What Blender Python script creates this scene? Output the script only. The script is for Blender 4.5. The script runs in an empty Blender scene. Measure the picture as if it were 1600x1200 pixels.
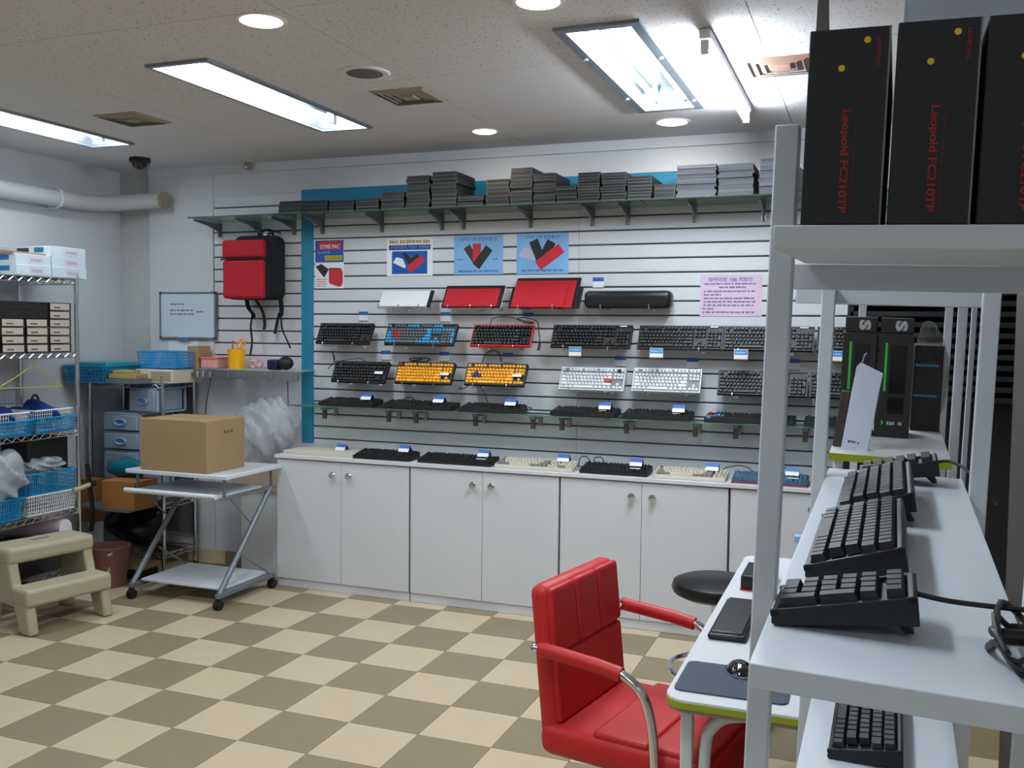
import bpy, bmesh, math, random
from mathutils import Matrix, Vector, Euler
random.seed(7)
SC = bpy.context.scene
COL = SC.collection
# ------------------------------------------------------------------ camera
F_PX = 1488.28; HC = 1.56
RC = Matrix(((0.93492902, 0.02922447, -0.35362927), (0.3546838, -0.04789703, 0.93375869), (0.01035081, -0.99842466, -0.05514577)))
cam = bpy.data.cameras.new('camera'); camo = bpy.data.objects.new('camera', cam); COL.objects.link(camo)
cam.sensor_width = 36; cam.lens = F_PX * 36 / 1600; cam.clip_start = .02; cam.clip_end = 60
m = Matrix(((RC[0][0], -RC[0][1], -RC[0][2], 0), (RC[1][0], -RC[1][1], -RC[1][2], 0), (RC[2][0], -RC[2][1], -RC[2][2], HC), (0, 0, 0, 1)))
camo.matrix_world = m; SC.camera = camo
# ------------------------------------------------------------------ world, exposure
wd = bpy.data.worlds.new('world'); SC.world = wd; wd.use_nodes = True
wd.node_tree.nodes['Background'].inputs[0].default_value = (.8, .85, .9, 1); wd.node_tree.nodes['Background'].inputs[1].default_value = .12
vs = SC.view_settings; vs.view_transform = 'Standard'; vs.look = 'None'; vs.gamma = 1; vs.use_curve_mapping = False
vs.exposure = -.28
# ------------------------------------------------------------------ lamps of the room: the fluorescent troffers in the ceiling, with added rear fill
H = 2.61
TROFFERS = [(-4.125, 3.72), (-2.605, 3.75), (-.918, 3.84), (-4.125, 1.0), (-2.605, .95), (-.918, 1.25), (-.918, -1.5), (.75, -1.5)]  # last two are unseen, added to brighten faces turned to the camera
TW, TL = .30, 1.30
TROFFER_W = 30
def area(name, loc, sx, sy, power, col=(.83, .945, 1)):
    l = bpy.data.lights.new(name, 'AREA'); l.shape = 'RECTANGLE'; l.size = sx; l.size_y = sy; l.energy = power; l.color = col
    o = bpy.data.objects.new(name, l); COL.objects.link(o); o.location = loc; return o
for i, (x, y) in enumerate(TROFFERS):
    area('fluorescent_light', (x, y, H + .075), TW - .06, TL - .08, TROFFER_W * (.75, .85, 1.0, .25, .7, 1.25, .8, .35)[i])
# ------------------------------------------------------------------ helpers
def lin(c):
    return tuple((v / 12.92 if v <= .04045 else ((v + .055) / 1.055) ** 2.4) for v in c)
MATS = {}
def mat(name, rgb, rough=.5, metal=0, var=.06, scale=14, bump=0, bscale=60, emit=None, estr=0, alpha=1, trans=0, ior=1.45, spec=.5, coat=0):
    if name in MATS: return MATS[name]
    m = bpy.data.materials.new(name); m.use_nodes = True; nt = m.node_tree; b = nt.nodes['Principled BSDF']
    c = lin([v / 255 for v in rgb])
    b.inputs['Roughness'].default_value = rough; b.inputs['Metallic'].default_value = metal
    b.inputs['Specular IOR Level'].default_value = spec; b.inputs['IOR'].default_value = ior
    b.inputs['Coat Weight'].default_value = coat
    tc = nt.nodes.new('ShaderNodeTexCoord')
    nz = nt.nodes.new('ShaderNodeTexNoise'); nz.inputs['Scale'].default_value = scale; nz.inputs['Detail'].default_value = 4
    nt.links.new(tc.outputs['Object'], nz.inputs['Vector'])
    mx = nt.nodes.new('ShaderNodeMix'); mx.data_type = 'RGBA'
    mx.inputs['A'].default_value = (*[v * (1 - var) for v in c], 1); mx.inputs['B'].default_value = (*[min(1, v * (1 + var)) for v in c], 1)
    nt.links.new(nz.outputs['Fac'], mx.inputs['Factor']); nt.links.new(mx.outputs['Result'], b.inputs['Base Color'])
    if bump:
        n2 = nt.nodes.new('ShaderNodeTexNoise'); n2.inputs['Scale'].default_value = bscale; n2.inputs['Detail'].default_value = 3
        nt.links.new(tc.outputs['Object'], n2.inputs['Vector'])
        bp = nt.nodes.new('ShaderNodeBump'); bp.inputs['Strength'].default_value = bump; bp.inputs['Distance'].default_value = .004
        nt.links.new(n2.outputs['Fac'], bp.inputs['Height']); nt.links.new(bp.outputs['Normal'], b.inputs['Normal'])
    if emit: b.inputs['Emission Color'].default_value = (*lin([v / 255 for v in emit]), 1); b.inputs['Emission Strength'].default_value = estr
    b.inputs['Alpha'].default_value = alpha; b.inputs['Transmission Weight'].default_value = trans
    MATS[name] = m; return m
class MB:
    def __init__(s): s.v = []; s.f = []; s.m = []
    def add(s, vs, fs, mi=0):
        n = len(s.v); s.v += [tuple(v) for v in vs]; s.f += [tuple(i + n for i in f) for f in fs]; s.m += [mi] * len(fs); return s
    def box(s, x0, x1, y0, y1, z0, z1, mi=0, top=0, mx=None):
        t = top; vs = [(x0, y0, z0), (x1, y0, z0), (x1, y1, z0), (x0, y1, z0), (x0 + t, y0 + t, z1), (x1 - t, y0 + t, z1), (x1 - t, y1 - t, z1), (x0 + t, y1 - t, z1)]
        if mx: vs = [mx @ Vector(v) for v in vs]
        return s.add(vs, [(0, 3, 2, 1), (4, 5, 6, 7), (0, 1, 5, 4), (1, 2, 6, 5), (2, 3, 7, 6), (3, 0, 4, 7)], mi)
    def prism(s, poly, ax, a, b, mi=0):    # poly in the two axes left over, in order; extruded along ax from a to b
        def q(p, t):
            return (t, p[0], p[1]) if ax == 'X' else (p[0], t, p[1]) if ax == 'Y' else (p[0], p[1], t)
        n = len(poly); vs = [q(p, a) for p in poly] + [q(p, b) for p in poly]
        fs = [tuple(range(n))[::-1], tuple(range(n, 2 * n))] + [(i, (i + 1) % n, n + (i + 1) % n, n + i) for i in range(n)]
        return s.add(vs, fs, mi)
    def tube(s, pts, r, n=6, mi=0, cap=True, closed=False):
        pts = [Vector(p) for p in pts]; N = len(pts); rs = r if isinstance(r, (list, tuple)) else [r] * N
        vs = []; fs = []; up = None
        for i, p in enumerate(pts):
            if closed: t = pts[(i + 1) % N] - pts[i - 1]
            else: t = (pts[min(i + 1, N - 1)] - pts[max(i - 1, 0)])
            t = t.normalized() if t.length > 1e-9 else Vector((0, 0, 1))
            if up is None: up = Vector((0, 0, 1)) if abs(t.z) < .9 else Vector((1, 0, 0))
            a = t.cross(up); a = a.normalized() if a.length > 1e-6 else t.orthogonal().normalized(); b = a.cross(t); up = b
            for k in range(n):
                an = 2 * math.pi * k / n; vs.append(p + (a * math.cos(an) + b * math.sin(an)) * rs[i])
        for i in range(N if closed else N - 1):
            j = (i + 1) % N
            for k in range(n): fs.append((i * n + k, i * n + (k + 1) % n, j * n + (k + 1) % n, j * n + k))
        if cap and not closed: fs += [tuple(range(n))[::-1], tuple(range((N - 1) * n, N * n))]
        return s.add(vs, fs, mi)
    def cyl(s, p0, p1, r, n=12, mi=0): return s.tube([p0, p1], r, n, mi)
    def lathe(s, prof, n=20, c=(0, 0, 0), mi=0, sx=1, sy=1, cap=True):
        vs = []; fs = []; N = len(prof)
        for r, z in prof:
            for k in range(n):
                a = 2 * math.pi * k / n; vs.append((c[0] + r * sx * math.cos(a), c[1] + r * sy * math.sin(a), c[2] + z))
        for i in range(N - 1):
            for k in range(n): fs.append((i * n + k, i * n + (k + 1) % n, (i + 1) * n + (k + 1) % n, (i + 1) * n + k))
        if cap: fs += [tuple(range(n))[::-1], tuple(range((N - 1) * n, N * n))]
        return s.add(vs, fs, mi)
    def ball(s, c, rx, ry, rz, n=12, mi=0, k=8):
        return s.lathe([(max(1e-4, math.sin(math.pi * i / k)), -math.cos(math.pi * i / k) * rz) for i in range(k + 1)], n, c, mi, rx, ry)
    def xf(s, mx): s.v = [tuple(mx @ Vector(v)) for v in s.v]; return s
    def mesh(s, name, mats):
        me = bpy.data.meshes.new(name); me.from_pydata(s.v, [], s.f)
        for m_ in (mats if isinstance(mats, (list, tuple)) else [mats]): me.materials.append(m_)
        if any(s.m): me.polygons.foreach_set('material_index', s.m)
        bm = bmesh.new(); bm.from_mesh(me); bmesh.ops.recalc_face_normals(bm, faces=bm.faces); bm.to_mesh(me); bm.free()
        return me
    def build(s, name, mats, parent=None, loc=(0, 0, 0), rot=(0, 0, 0), bevel=0, smooth=False, label=None, seg=2, sub=0):
        o = bpy.data.objects.new(name, s.mesh(name, mats)); COL.objects.link(o); o.parent = parent; o.location = loc; o.rotation_euler = rot
        if bevel:
            b = o.modifiers.new('bevel', 'BEVEL'); b.width = bevel; b.segments = seg; b.limit_method = 'ANGLE'; b.angle_limit = .6
        if sub:
            b = o.modifiers.new('sub', 'SUBSURF'); b.levels = sub; b.render_levels = sub
        if smooth or bevel or sub:
            for p in o.data.polygons: p.use_smooth = True
            if not sub:
                try: o.data.set_sharp_from_angle(angle=.7)
                except Exception: pass
        if label: o['label'] = label
        return o
def inst(name, me, parent=None, loc=(0, 0, 0), rot=(0, 0, 0)):
    o = bpy.data.objects.new(name, me); COL.objects.link(o); o.parent = parent; o.location = loc; o.rotation_euler = rot; return o
def tag(o, label, cat, group=None):
    o['label'] = label; o['category'] = cat
    if group: o['group'] = group
    return o
def T(name, label, cat, loc=(0, 0, 0), rot=(0, 0, 0), group=None):
    o = bpy.data.objects.new(name, None); COL.objects.link(o); o.location = loc; o.rotation_euler = rot; o.empty_display_size = .05
    return tag(o, label, cat, group)
def struct(o): o['kind'] = 'structure'; return o
def txt(s, w, h, m, parent, loc, rot=(math.pi / 2, 0, 0), name='lettering', bold=0, shear=0):
    c = bpy.data.curves.new('t', 'FONT'); c.body = s; c.size = 1; c.shear = shear; c.offset = bold; c.resolution_u = 3
    o = bpy.data.objects.new('t', c); COL.objects.link(o)
    bpy.context.view_layer.update()
    me = bpy.data.meshes.new_from_object(o.evaluated_get(bpy.context.evaluated_depsgraph_get()))
    bpy.data.objects.remove(o); bpy.data.curves.remove(c)
    xs = [v.co.x for v in me.vertices]; ys = [v.co.y for v in me.vertices]
    if xs:
        x0, x1, y0, y1 = min(xs), max(xs), min(ys), max(ys)
        for v in me.vertices:
            v.co.x = ((v.co.x - x0) / (x1 - x0) - .5) * w; v.co.y = ((v.co.y - y0) / (y1 - y0) - .5) * h; v.co.z = 0
    me.materials.clear(); me.materials.append(m)
    me.name = name
    return inst(name, me, parent, loc, rot)
def strokes(parent, x0, x1, z, h, y, m, name='print_line', gap=.25):   # a line of print too small to read, on a face that looks to -Y
    b = MB(); x = x0
    while x < x1 - h * .3:
        wd_ = min(h * random.uniform(1.2, 3.2), x1 - x); k = x
        while k < x + wd_ - h * .2:
            q = h * random.uniform(.35, .6); b.box(k, min(k + q, x1), y - .0002, y, z - h / 2 * random.uniform(.6, 1), z + h / 2 * random.uniform(.6, 1)); k += q + h * .15
        x += wd_ + h * (gap + .3)
    return b.build(name, m, parent)
# ------------------------------------------------------------------ materials
PI = math.pi
M_WALL = mat('wall_paint', (206, 208, 212), .75, var=.03, scale=3, bump=.05, bscale=90)
M_WALLW = mat('wall_paint_warm', (194, 194, 194), .8, var=.04, scale=2, bump=.05)
M_SLAT = mat('slat_white', (208, 210, 215), .45, var=.02, scale=5)
M_GROOVE = mat('groove_grey', (92, 96, 102), .8)
M_TEAL = mat('teal_paint', (38, 132, 168), .55, var=.05, scale=6)
M_WHITE = mat('white_laminate', (212, 213, 218), .4, var=.02, scale=4)
M_WHITEM = mat('white_metal', (212, 216, 222), .4, var=.03, scale=8)
M_CHROME = mat('chrome', (215, 215, 220), .16, 1, var=.03)
M_STEEL = mat('steel', (150, 155, 160), .35, 1, var=.06)
M_GREYM = mat('grey_metal', (120, 128, 136), .4, .3, var=.05)
M_BLACK = mat('black_plastic', (24, 24, 26), .5, var=.1, scale=30)
M_BLACK2 = mat('black_soft', (17, 17, 19), .75, var=.1, scale=30)
M_KEY = mat('key_charcoal', (40, 41, 44), .55, var=.08, scale=60)
M_CORD = mat('cord_black', (16, 16, 18), .45)
M_TILE_A = mat('tile_cream', (200, 181, 152), .42, var=.07, scale=7)
M_TILE_B = mat('tile_olive', (142, 128, 102), .42, var=.08, scale=7)
M_LIME = mat('lime_edge', (150, 160, 30), .45)
M_RED = mat('red_leatherette', (190, 28, 32), .48, var=.06, scale=9, bump=.08, bscale=300)
M_REDF = mat('red_fabric', (174, 20, 38), .8, var=.1, scale=40, bump=.15, bscale=400)
M_REDP = mat('red_plastic', (200, 30, 42), .45)
M_BLKF = mat('black_fabric', (26, 26, 29), .9, var=.15, scale=40, bump=.15, bscale=300)
M_BLUEP = mat('blue_plastic', (10, 140, 200), .4, var=.06)
M_BLUED = mat('navy_cloth', (12, 52, 130), .8, var=.15)
M_WPLAS = mat('white_plastic', (225, 228, 230), .4)
M_CARD = mat('cardboard', (162, 134, 98), .85, var=.07, scale=10)
M_CARD2 = mat('cardboard_orange', (168, 112, 60), .85, var=.08, scale=10)
M_BEIGE = mat('beige_stool', (172, 165, 138), .55, var=.05, scale=12, bump=.05)
M_PAPER = mat('paper_white', (232, 234, 238), .7, var=.02)
M_YEL = mat('yellow_sticker', (232, 196, 24), .6)
M_INKR = mat('red_ink', (176, 24, 34), .6)
M_INKB = mat('blue_ink', (40, 50, 140), .6)
M_INKD = mat('dark_ink', (70, 50, 110), .7)
M_GLASS = mat('green_glass', (190, 225, 215), .05, var=.02, trans=.92, ior=1.3)
M_CLEAR = mat('clear_plastic', (235, 240, 245), .15, var=.04, trans=.75, ior=1.12)
M_FILM = mat('bubble_film', (238, 240, 246), .1, var=.08, scale=8, bump=1, bscale=45, alpha=.26)
M_FROST = mat('frosted_drawer', (170, 182, 196), .35, var=.05, trans=.35, ior=1.15)
M_CAP = mat('blue_handle', (110, 160, 220), .4)
M_TUBE = mat('lamp_tube', (255, 255, 255), .5, emit=(235, 245, 255), estr=14)
M_BATTEN = mat('bare_tube', (255, 255, 255), .5, emit=(235, 245, 255), estr=210)
M_WARM = mat('downlight_glow', (255, 250, 240), .5, emit=(255, 244, 222), estr=22)
# ceiling board with dark flecks
def ceiling_mat():
    m = bpy.data.materials.new('ceiling_board'); m.use_nodes = True; nt = m.node_tree; b = nt.nodes['Principled BSDF']; b.inputs['Roughness'].default_value = .9
    tc = nt.nodes.new('ShaderNodeTexCoord'); mp = nt.nodes.new('ShaderNodeMapping'); mp.inputs['Scale'].default_value = (1, .55, 1); nt.links.new(tc.outputs['Object'], mp.inputs['Vector'])
    v = nt.nodes.new('ShaderNodeTexVoronoi'); v.inputs['Scale'].default_value = 75; nt.links.new(mp.outputs['Vector'], v.inputs['Vector'])
    n = nt.nodes.new('ShaderNodeTexNoise'); n.inputs['Scale'].default_value = 40; nt.links.new(tc.outputs['Object'], n.inputs['Vector'])
    s = nt.nodes.new('ShaderNodeMath'); s.operation = 'MULTIPLY'; nt.links.new(n.outputs['Fac'], s.inputs[0]); s.inputs[1].default_value = .4
    l = nt.nodes.new('ShaderNodeMath'); l.operation = 'LESS_THAN'; nt.links.new(v.outputs['Distance'], l.inputs[0]); nt.links.new(s.outputs[0], l.inputs[1])
    x = nt.nodes.new('ShaderNodeMix'); x.data_type = 'RGBA'; nt.links.new(l.outputs[0], x.inputs['Factor'])
    x.inputs['A'].default_value = (*lin((.82, .81, .815)), 1); x.inputs['B'].default_value = (*lin((.62, .60, .59)), 1)
    nt.links.new(x.outputs['Result'], b.inputs['Base Color']); return m
M_CEIL = ceiling_mat()
M_CEILP = mat('ceiling_repair', (208, 207, 210), .9, var=.02)
M_VENT = mat('vent_aged', (150, 140, 122), .7, var=.12, scale=12)
# checkered sheet under and beyond the laid tiles
TS = .3049; TX0 = -3.127; TY0 = 4.769
def checker_mat():
    m = bpy.data.materials.new('floor_checker'); m.use_nodes = True; nt = m.node_tree; b = nt.nodes['Principled BSDF']; b.inputs['Roughness'].default_value = .45
    tc = nt.nodes.new('ShaderNodeTexCoord'); mp = nt.nodes.new('ShaderNodeMapping'); mp.inputs['Location'].default_value = (-TX0, -TY0, .01)
    nt.links.new(tc.outputs['Object'], mp.inputs['Vector'])
    c = nt.nodes.new('ShaderNodeTexChecker'); c.inputs['Scale'].default_value = 1 / TS
    c.inputs['Color1'].default_value = (*lin([v / 255 for v in (216, 194, 158)]), 1); c.inputs['Color2'].default_value = (*lin([v / 255 for v in (152, 134, 100)]), 1)
    nt.links.new(mp.outputs['Vector'], c.inputs['Vector']); nt.links.new(c.outputs['Color'], b.inputs['Base Color']); return m
# ------------------------------------------------------------------ room shell
XL, XR, YB, YF = -4.82, 1.35, 5.168, -2.9
floor = struct(MB().box(XL - .1, XR + .1, YF - .1, YB + .1, -.06, -.0035).build('floor', checker_mat()))
tm = [MB().box(.0008, TS - .0008, .0008, TS - .0008, 0, .0035, top=.0004).mesh('tile', mm) for mm in (M_TILE_B, M_TILE_A)]
for i in range(-6, 11):
    for j in range(-2, 9):
        x = TX0 + i * TS; y = TY0 - (j + 1) * TS
        if y + TS > YB + .05 or x < XL - .3: continue
        inst('tile', tm[(i + j) % 2], floor, (x, y, -.0035))
# ceiling: boards, cut out around the recessed lamps
def cut(rects, hole):
    out = []
    for x0, x1, y0, y1 in rects:
        a0, a1, b0, b1 = hole
        if a1 <= x0 or a0 >= x1 or b1 <= y0 or b0 >= y1: out.append((x0, x1, y0, y1)); continue
        if a0 > x0: out.append((x0, a0, y0, y1))
        if a1 < x1: out.append((a1, x1, y0, y1))
        m0, m1 = max(x0, a0), min(x1, a1)
        if b0 > y0: out.append((m0, m1, y0, b0))
        if b1 < y1: out.append((m0, m1, b1, y1))
    return out
holes = [(x - TW / 2 + .012, x + TW / 2 - .012, y - TL / 2 + .012, y + TL / 2 - .012) for x, y in TROFFERS]
ceiling = struct(MB().box(XL - .1, XR + .1, YF - .1, YB + .1, H + .13, H + .17).build('ceiling', M_CEILP))
gx = [XL - .1, -4.71, -3.28, -1.86, -.41, .9, XR + .1]; gy = [YF - .1, -1.89, -.97, -.05, .87, 1.79, 2.71, 3.63, 4.55, YB + .1]
for a in range(len(gx) - 1):
    for b_ in range(len(gy) - 1):
        rs = [(gx[a] + .0015, gx[a + 1] - .0015, gy[b_] + .0015, gy[b_ + 1] - .0015)]
        for h_ in holes: rs = cut(rs, h_)
        mb = MB()
        for r in rs: mb.box(*r, H, H + .012)
        plain = (gy[b_] > 3.5 and gx[a] < -1 and random.random() < .95) or gx[a] < -4
        mb.build('ceiling_panel', M_CEILP if plain else M_CEIL, ceiling)
# walls
wall_back = struct(MB().box(XL - .1, XR + .1, YB, YB + .1, 0, H + .13).build('wall_back', M_GROOVE))
MB().box(XL, -4.55, YB - .004, YB, 0, H).build('plaster', M_WALLW, wall_back)
MB().box(-4.55, -4.036, YB - .03, YB, 0, H).build('plaster', M_WALL, wall_back)
MB().box(-4.036, -3.37, YB - .018, YB, 2.413, H).build('plaster', M_WALL, wall_back)
MB().box(-4.036, -3.37, YB - .018, YB, 0, 1.18).build('plaster', M_WALL, wall_back)
MB().box(-4.036, -3.37, YB - .022, YB, 1.18, 1.312).build('kick_panel', M_SLAT, wall_back)
MB().box(-3.37, -3.283, YB - .018, YB, .8, .845).build('plaster', M_SLAT, wall_back)
MB().box(-3.37, XR, YB - .018, YB, 2.43, H).build('plaster', M_WALL, wall_back)
struct(MB().box(XL - .1, XL, YF - .1, YB + .1, 0, H + .13).build('wall_left', M_WALL))
struct(MB().box(XR, XR + .1, YF - .1, YB + .1, 0, H + .13).build('wall_right', M_WALL))
struct(MB().box(XL - .1, XR + .1, YF - .1, YF, 0, H + .13).build('wall_front', M_WALL))
struct(MB().box(-4.55, XR, YB - .038, YB - .018, 2.556, H).build('trim_1', M_WALL))
sk = struct(MB().box(-4.55, -3.36, YB - .036, YB - .03, 0, .008).build('baseboard_back', M_TILE_B))
for k in range(4):
    MB().box(-4.55 + k * .3 + .001, min(-3.36, -4.55 + (k + 1) * .3), YB - .036, YB - .03, .008, .098).build('skirting_tile', M_TILE_A if k % 2 else M_TILE_B, sk)
struct(MB().box(-3.368, -3.284, YB - .024, YB, .845, 2.428).build('trim_2', M_TEAL)); struct(MB().box(-3.284, -.72, YB - .022, YB, 2.285, 2.428).build('trim_3', M_TEAL))
MB().box(-.72, XR, YB - .018, YB, 2.285, 2.43).build('plaster', M_SLAT, wall_back)
ZG = [.875 + .078 * k for k in range(18)]
def slats(x0, x1, zs):
    for a, b_ in zip(zs[:-1], zs[1:]):
        mb = MB(); y0 = YB - .018; z0 = a + .0042; z1 = b_ - .0042
        mb.prism([(y0 + .003, z0), (y0, z0 + .003), (y0, z1 - .003), (y0 + .003, z1), (YB, z1), (YB, z0)], 'X', x0, x1)
        mb.build('slat', M_SLAT, wall_back)
for x0, x1 in ((-3.283, -1.5575), (-1.5555, .17), (.172, XR)): slats(x0, x1, [.79] + ZG + [2.289])
slats(-4.034, -3.37, [1.308 + .0793 * k for k in range(14)] + [2.417])
# ------------------------------------------------------------------ pipe along the left wall
pts = [(XL + .08, 1.5, 2.352), (XL + .08, 4.7, 2.352), (XL + .085, 4.86, 2.36), (XL + .14, 4.97, 2.372), (XL + .25, 5.03, 2.384), (XL + .36, 5.05, 2.388), (-4.335, 5.05, 2.388)]
pt = T('service_pipe', 'thick white service pipe running along the left wall under the ceiling', 'pipe', (XL + .07, 4.7, 2.352))
MB().tube([Vector(p) - pt.location for p in pts], .052, 14).build('pipe_run', M_WALLW, pt, smooth=True)
MB().cyl(Vector((-4.36, 5.05, 2.388)) - pt.location, Vector((-4.334, 5.05, 2.388)) - pt.location, .054, 14).build('end_cap', M_VENT, pt, smooth=True)
for y in (3.2, 4.55): MB().tube([(-.058, y - 4.7, .058), (-.0, y - 4.7, .06), (.045, y - 4.7, .045), (.064, y - 4.7, 0), (.045, y - 4.7, -.045), (-.0, y - 4.7, -.06), (-.058, y - 4.7, -.058)], .009, 6).build('pipe_clamp', M_WALL, pt)
# ------------------------------------------------------------------ ceiling fittings
TN = ['leftmost fluorescent ceiling light, cut by the left edge of the photo', 'middle fluorescent ceiling light, above the left wall shelf', 'bright fluorescent ceiling light with grey frame next to the bare tube', 'fluorescent ceiling light above the floor at the far left, out of the photo', 'fluorescent ceiling light above the floor in the middle, out of the photo', 'fluorescent ceiling light overhead to the left of the near rack', 'added rear fill light in the ceiling behind the camera on the left', 'added rear fill light in the ceiling behind the camera on the right']
for i, (x, y) in enumerate(TROFFERS):
    t = T('ceiling_light', TN[i], 'ceiling light', (x, y, H), group='recessed fluorescent lights'); w, l = TW / 2, TL / 2
    mb = MB(); mb.box(-w + .012, w - .012, -l + .012, l - .012, .095, .105)
    for sx in (-1, 1): mb.box(*sorted((sx * (w - .012), sx * (w - .018))), -l + .012, l - .012, 0, .1)
    for sy in (-1, 1): mb.box(-w + .012, w - .012, *sorted((sy * (l - .012), sy * (l - .018))), 0, .1)
    mb.build('housing', M_STEEL, t)
    fr = MB(); e = .034 if i == 2 else .018
    for sx in (-1, 1): fr.box(*sorted((sx * w * 1.02, sx * (w - e))), -l * 1.005, l * 1.005, -.012, .002)
    for sy in (-1, 1): fr.box(-w + e, w - e, *sorted((sy * l * 1.005, sy * (l - e))), -.012, .002)
    fr.build('frame', M_GREYM if i == 2 else M_STEEL, t)
    for sx in (-.5, .5): MB().cyl((sx * w * .9, -l + .06, .045), (sx * w * .9, l - .06, .045), .013, 8).build('tube', M_TUBE, t)
    for sx in (-.5, .5):
        for sy in (-1, 1): MB().box(sx * w * .9 - .012, sx * w * .9 + .012, sy * (l - .045) - .012, sy * (l - .045) + .012, .025, .095).build('lamp_holder', M_WPLAS, t)
    if i == 2:
        for sx, sy in ((-1, -.45), (-1, .55), (1, -.35), (1, .72)): MB().cyl((sx * (w - .012), sy * l, -.018), (sx * (w - .012), sy * l, -.01), .009, 8).build('clip', M_WPLAS, t)
t = T('bare_tube_light', 'bare fluorescent tube glaring on the ceiling beside the framed light', 'ceiling light', (-.575, 3.95, H))
MB().box(-.02, .02, -.6, .58, -.035, -.0005).build('batten', M_WPLAS, t, bevel=.006)
for sy in (-.585, .565): MB().box(-.013, .013, sy - .012, sy + .012, -.085, -.04).build('lamp_holder', M_WPLAS, t)
MB().cyl((0, -.57, -.07), (0, .55, -.07), .014, 12).build('tube', M_BATTEN, t, smooth=True)
for nm, x, y, r in (('round downlight glowing at the top left of the photo', -1.985, 2.79, .072), ('small round downlight near the wall above the middle stacks', -1.945, 4.69, .062), ('round downlight at the foot of the grey framed light', -.97, 4.775, .075), ('round downlight cut by the top edge of the photo', -1.03, 2.92, .07)):
    t = T('downlight', nm, 'downlight', (x, y, H), group='round downlights')
    MB().lathe([(r * 1.0, -.004), (r * 1.18, -.004), (r * 1.22, 0), (r * 1.0, 0)], 24, cap=False).build('trim_ring', M_CEILP, t, smooth=True)
    MB().lathe([(r, -.0035), (r * .75, -.009), (r * .35, -.012), (.001, -.013)], 24).build('lens', M_WARM, t, smooth=True)
    area('downlight_light', (x, y, H - .02), r, r, 2.2, (1, .93, .8)).rotation_euler = (0, 0, 0)
t = T('ceiling_speaker', 'round grey speaker grille in the ceiling', 'speaker', (-1.975, 3.48, H))
MB().lathe([(.075, -.006), (.098, -.006), (.104, 0), (.075, 0)], 28, cap=False).build('rim', M_CEILP, t, smooth=True); MB().lathe([(.076, -.004), (.05, -.007), (.001, -.008)], 28).build('grille', mat('grille_grey', (98, 96, 94), .7, scale=200, var=.3), t)
def vent(label, x, y, s, m):
    t = T('air_vent', label, 'air vent', (x, y, H), group='square ceiling vents')
    for k in range(4):
        a = s / 2 - k * s * .105; b_ = a - s * .075; mb = MB(); z0, z1 = -.010 + k * .001, -.0005
        for (p, q) in (((-a, -a), (a, -a)), ((a, -a), (a, a)), ((a, a), (-a, a)), ((-a, a), (-a, -a))):
            r_ = b_ / a; mb.add([(p[0], p[1], z1), (q[0], q[1], z1), (q[0] * r_, q[1] * r_, z0), (p[0] * r_, p[1] * r_, z0)], [(0, 1, 2, 3)])
        mb.build('louvre', m, t)
    MB().box(-s * .13, s * .13, -s * .13, s * .13, -.012, -.004).build('centre_plate', m, t)
vent('aged square air vent between the two left ceiling lights', -3.525, 3.87, .27, M_VENT)
vent('aged square air vent beside the round ceiling speaker', -1.98, 3.89, .27, M_VENT)
vent('brown square air vent to the right of the bare tube', -.37, 3.92, .28, mat('vent_brown', (140, 112, 96), .6, var=.15))
t = T('dome_camera', 'black dome security camera on the ceiling in the far left corner', 'camera', (-4.293, 4.77, H))
MB().lathe([(.062, -.0005), (.064, -.02), (.058, -.028)], 20).build('base', M_BLACK, t, smooth=True); MB().lathe([(.05, -.026), (.047, -.045), (.036, -.062), (.018, -.072), (.001, -.075)], 20).build('dome', mat('smoked_dome', (30, 30, 34), .1, coat=.5), t, smooth=True)
t = T('cable_clip', 'small dark sensor on the wall edge under the ceiling', 'sensor', (-3.73, 5.1, H)); MB().box(-.02, .02, -.02, .02, -.045, -.0005).build('body', M_VENT, t, bevel=.004); MB().cyl((0, -.02, -.035), (0, -.03, -.035), .008, 8).build('eye', M_WPLAS, t)
# ------------------------------------------------------------------ cabinets with one long counter top
CX = [-3.354 + .899 * k for k in range(5)]; CY = 4.85
CN = ['leftmost', 'second', 'third', 'fourth']
CD = ['white two-door floor cabinet at the left end by the trolley', 'second white floor cabinet from the left under the counter', 'third white floor cabinet from the left, behind the red chair', 'white floor cabinet at the right, partly behind the shelf posts']
for k in range(4):
    w = CX[k + 1] - CX[k]; t = T('floor_cabinet', CD[k], 'cabinet', (CX[k], CY, 0), group='white cabinets under the wall display')
    MB().box(.004, w - .004, .018, .29, .052, .784).build('body', M_WHITE, t); MB().box(.004, w - .004, .006, .03, .0005, .05).build('plinth', M_WHITE, t, bevel=.002)
    MB().box(0.0035, w - .0035, .016, .02, .05, .784).build('carcass_edge', M_GREYM, t)
    for d in (0, 1):
        x0, x1 = (.006, w / 2 - .0012) if d == 0 else (w / 2 + .0012, w - .006)
        dr = MB().box(x0, x1, -.002, .016, .054, .778).build('door', M_WHITE, t, bevel=.0015)
        kx = w / 2 - .05 if d == 0 else w / 2 + .06
        MB().lathe([(.008, 0), (.007, .012), (.018, .02), (.021, .027), (.017, .033), (.001, .035)], 14).xf(Matrix.Translation((kx, -.002, .705)) @ Matrix.Rotation(PI / 2, 4, 'X')).build('knob', M_CHROME, dr, smooth=True, label='round chrome knob')
tag(MB().box(-3.362, CX[4] + .002, CY - .014, YB - .0185, .785, .805).build('countertop', M_WHITE, bevel=.0015), 'long white counter top over the row of cabinets', 'countertop')
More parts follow.
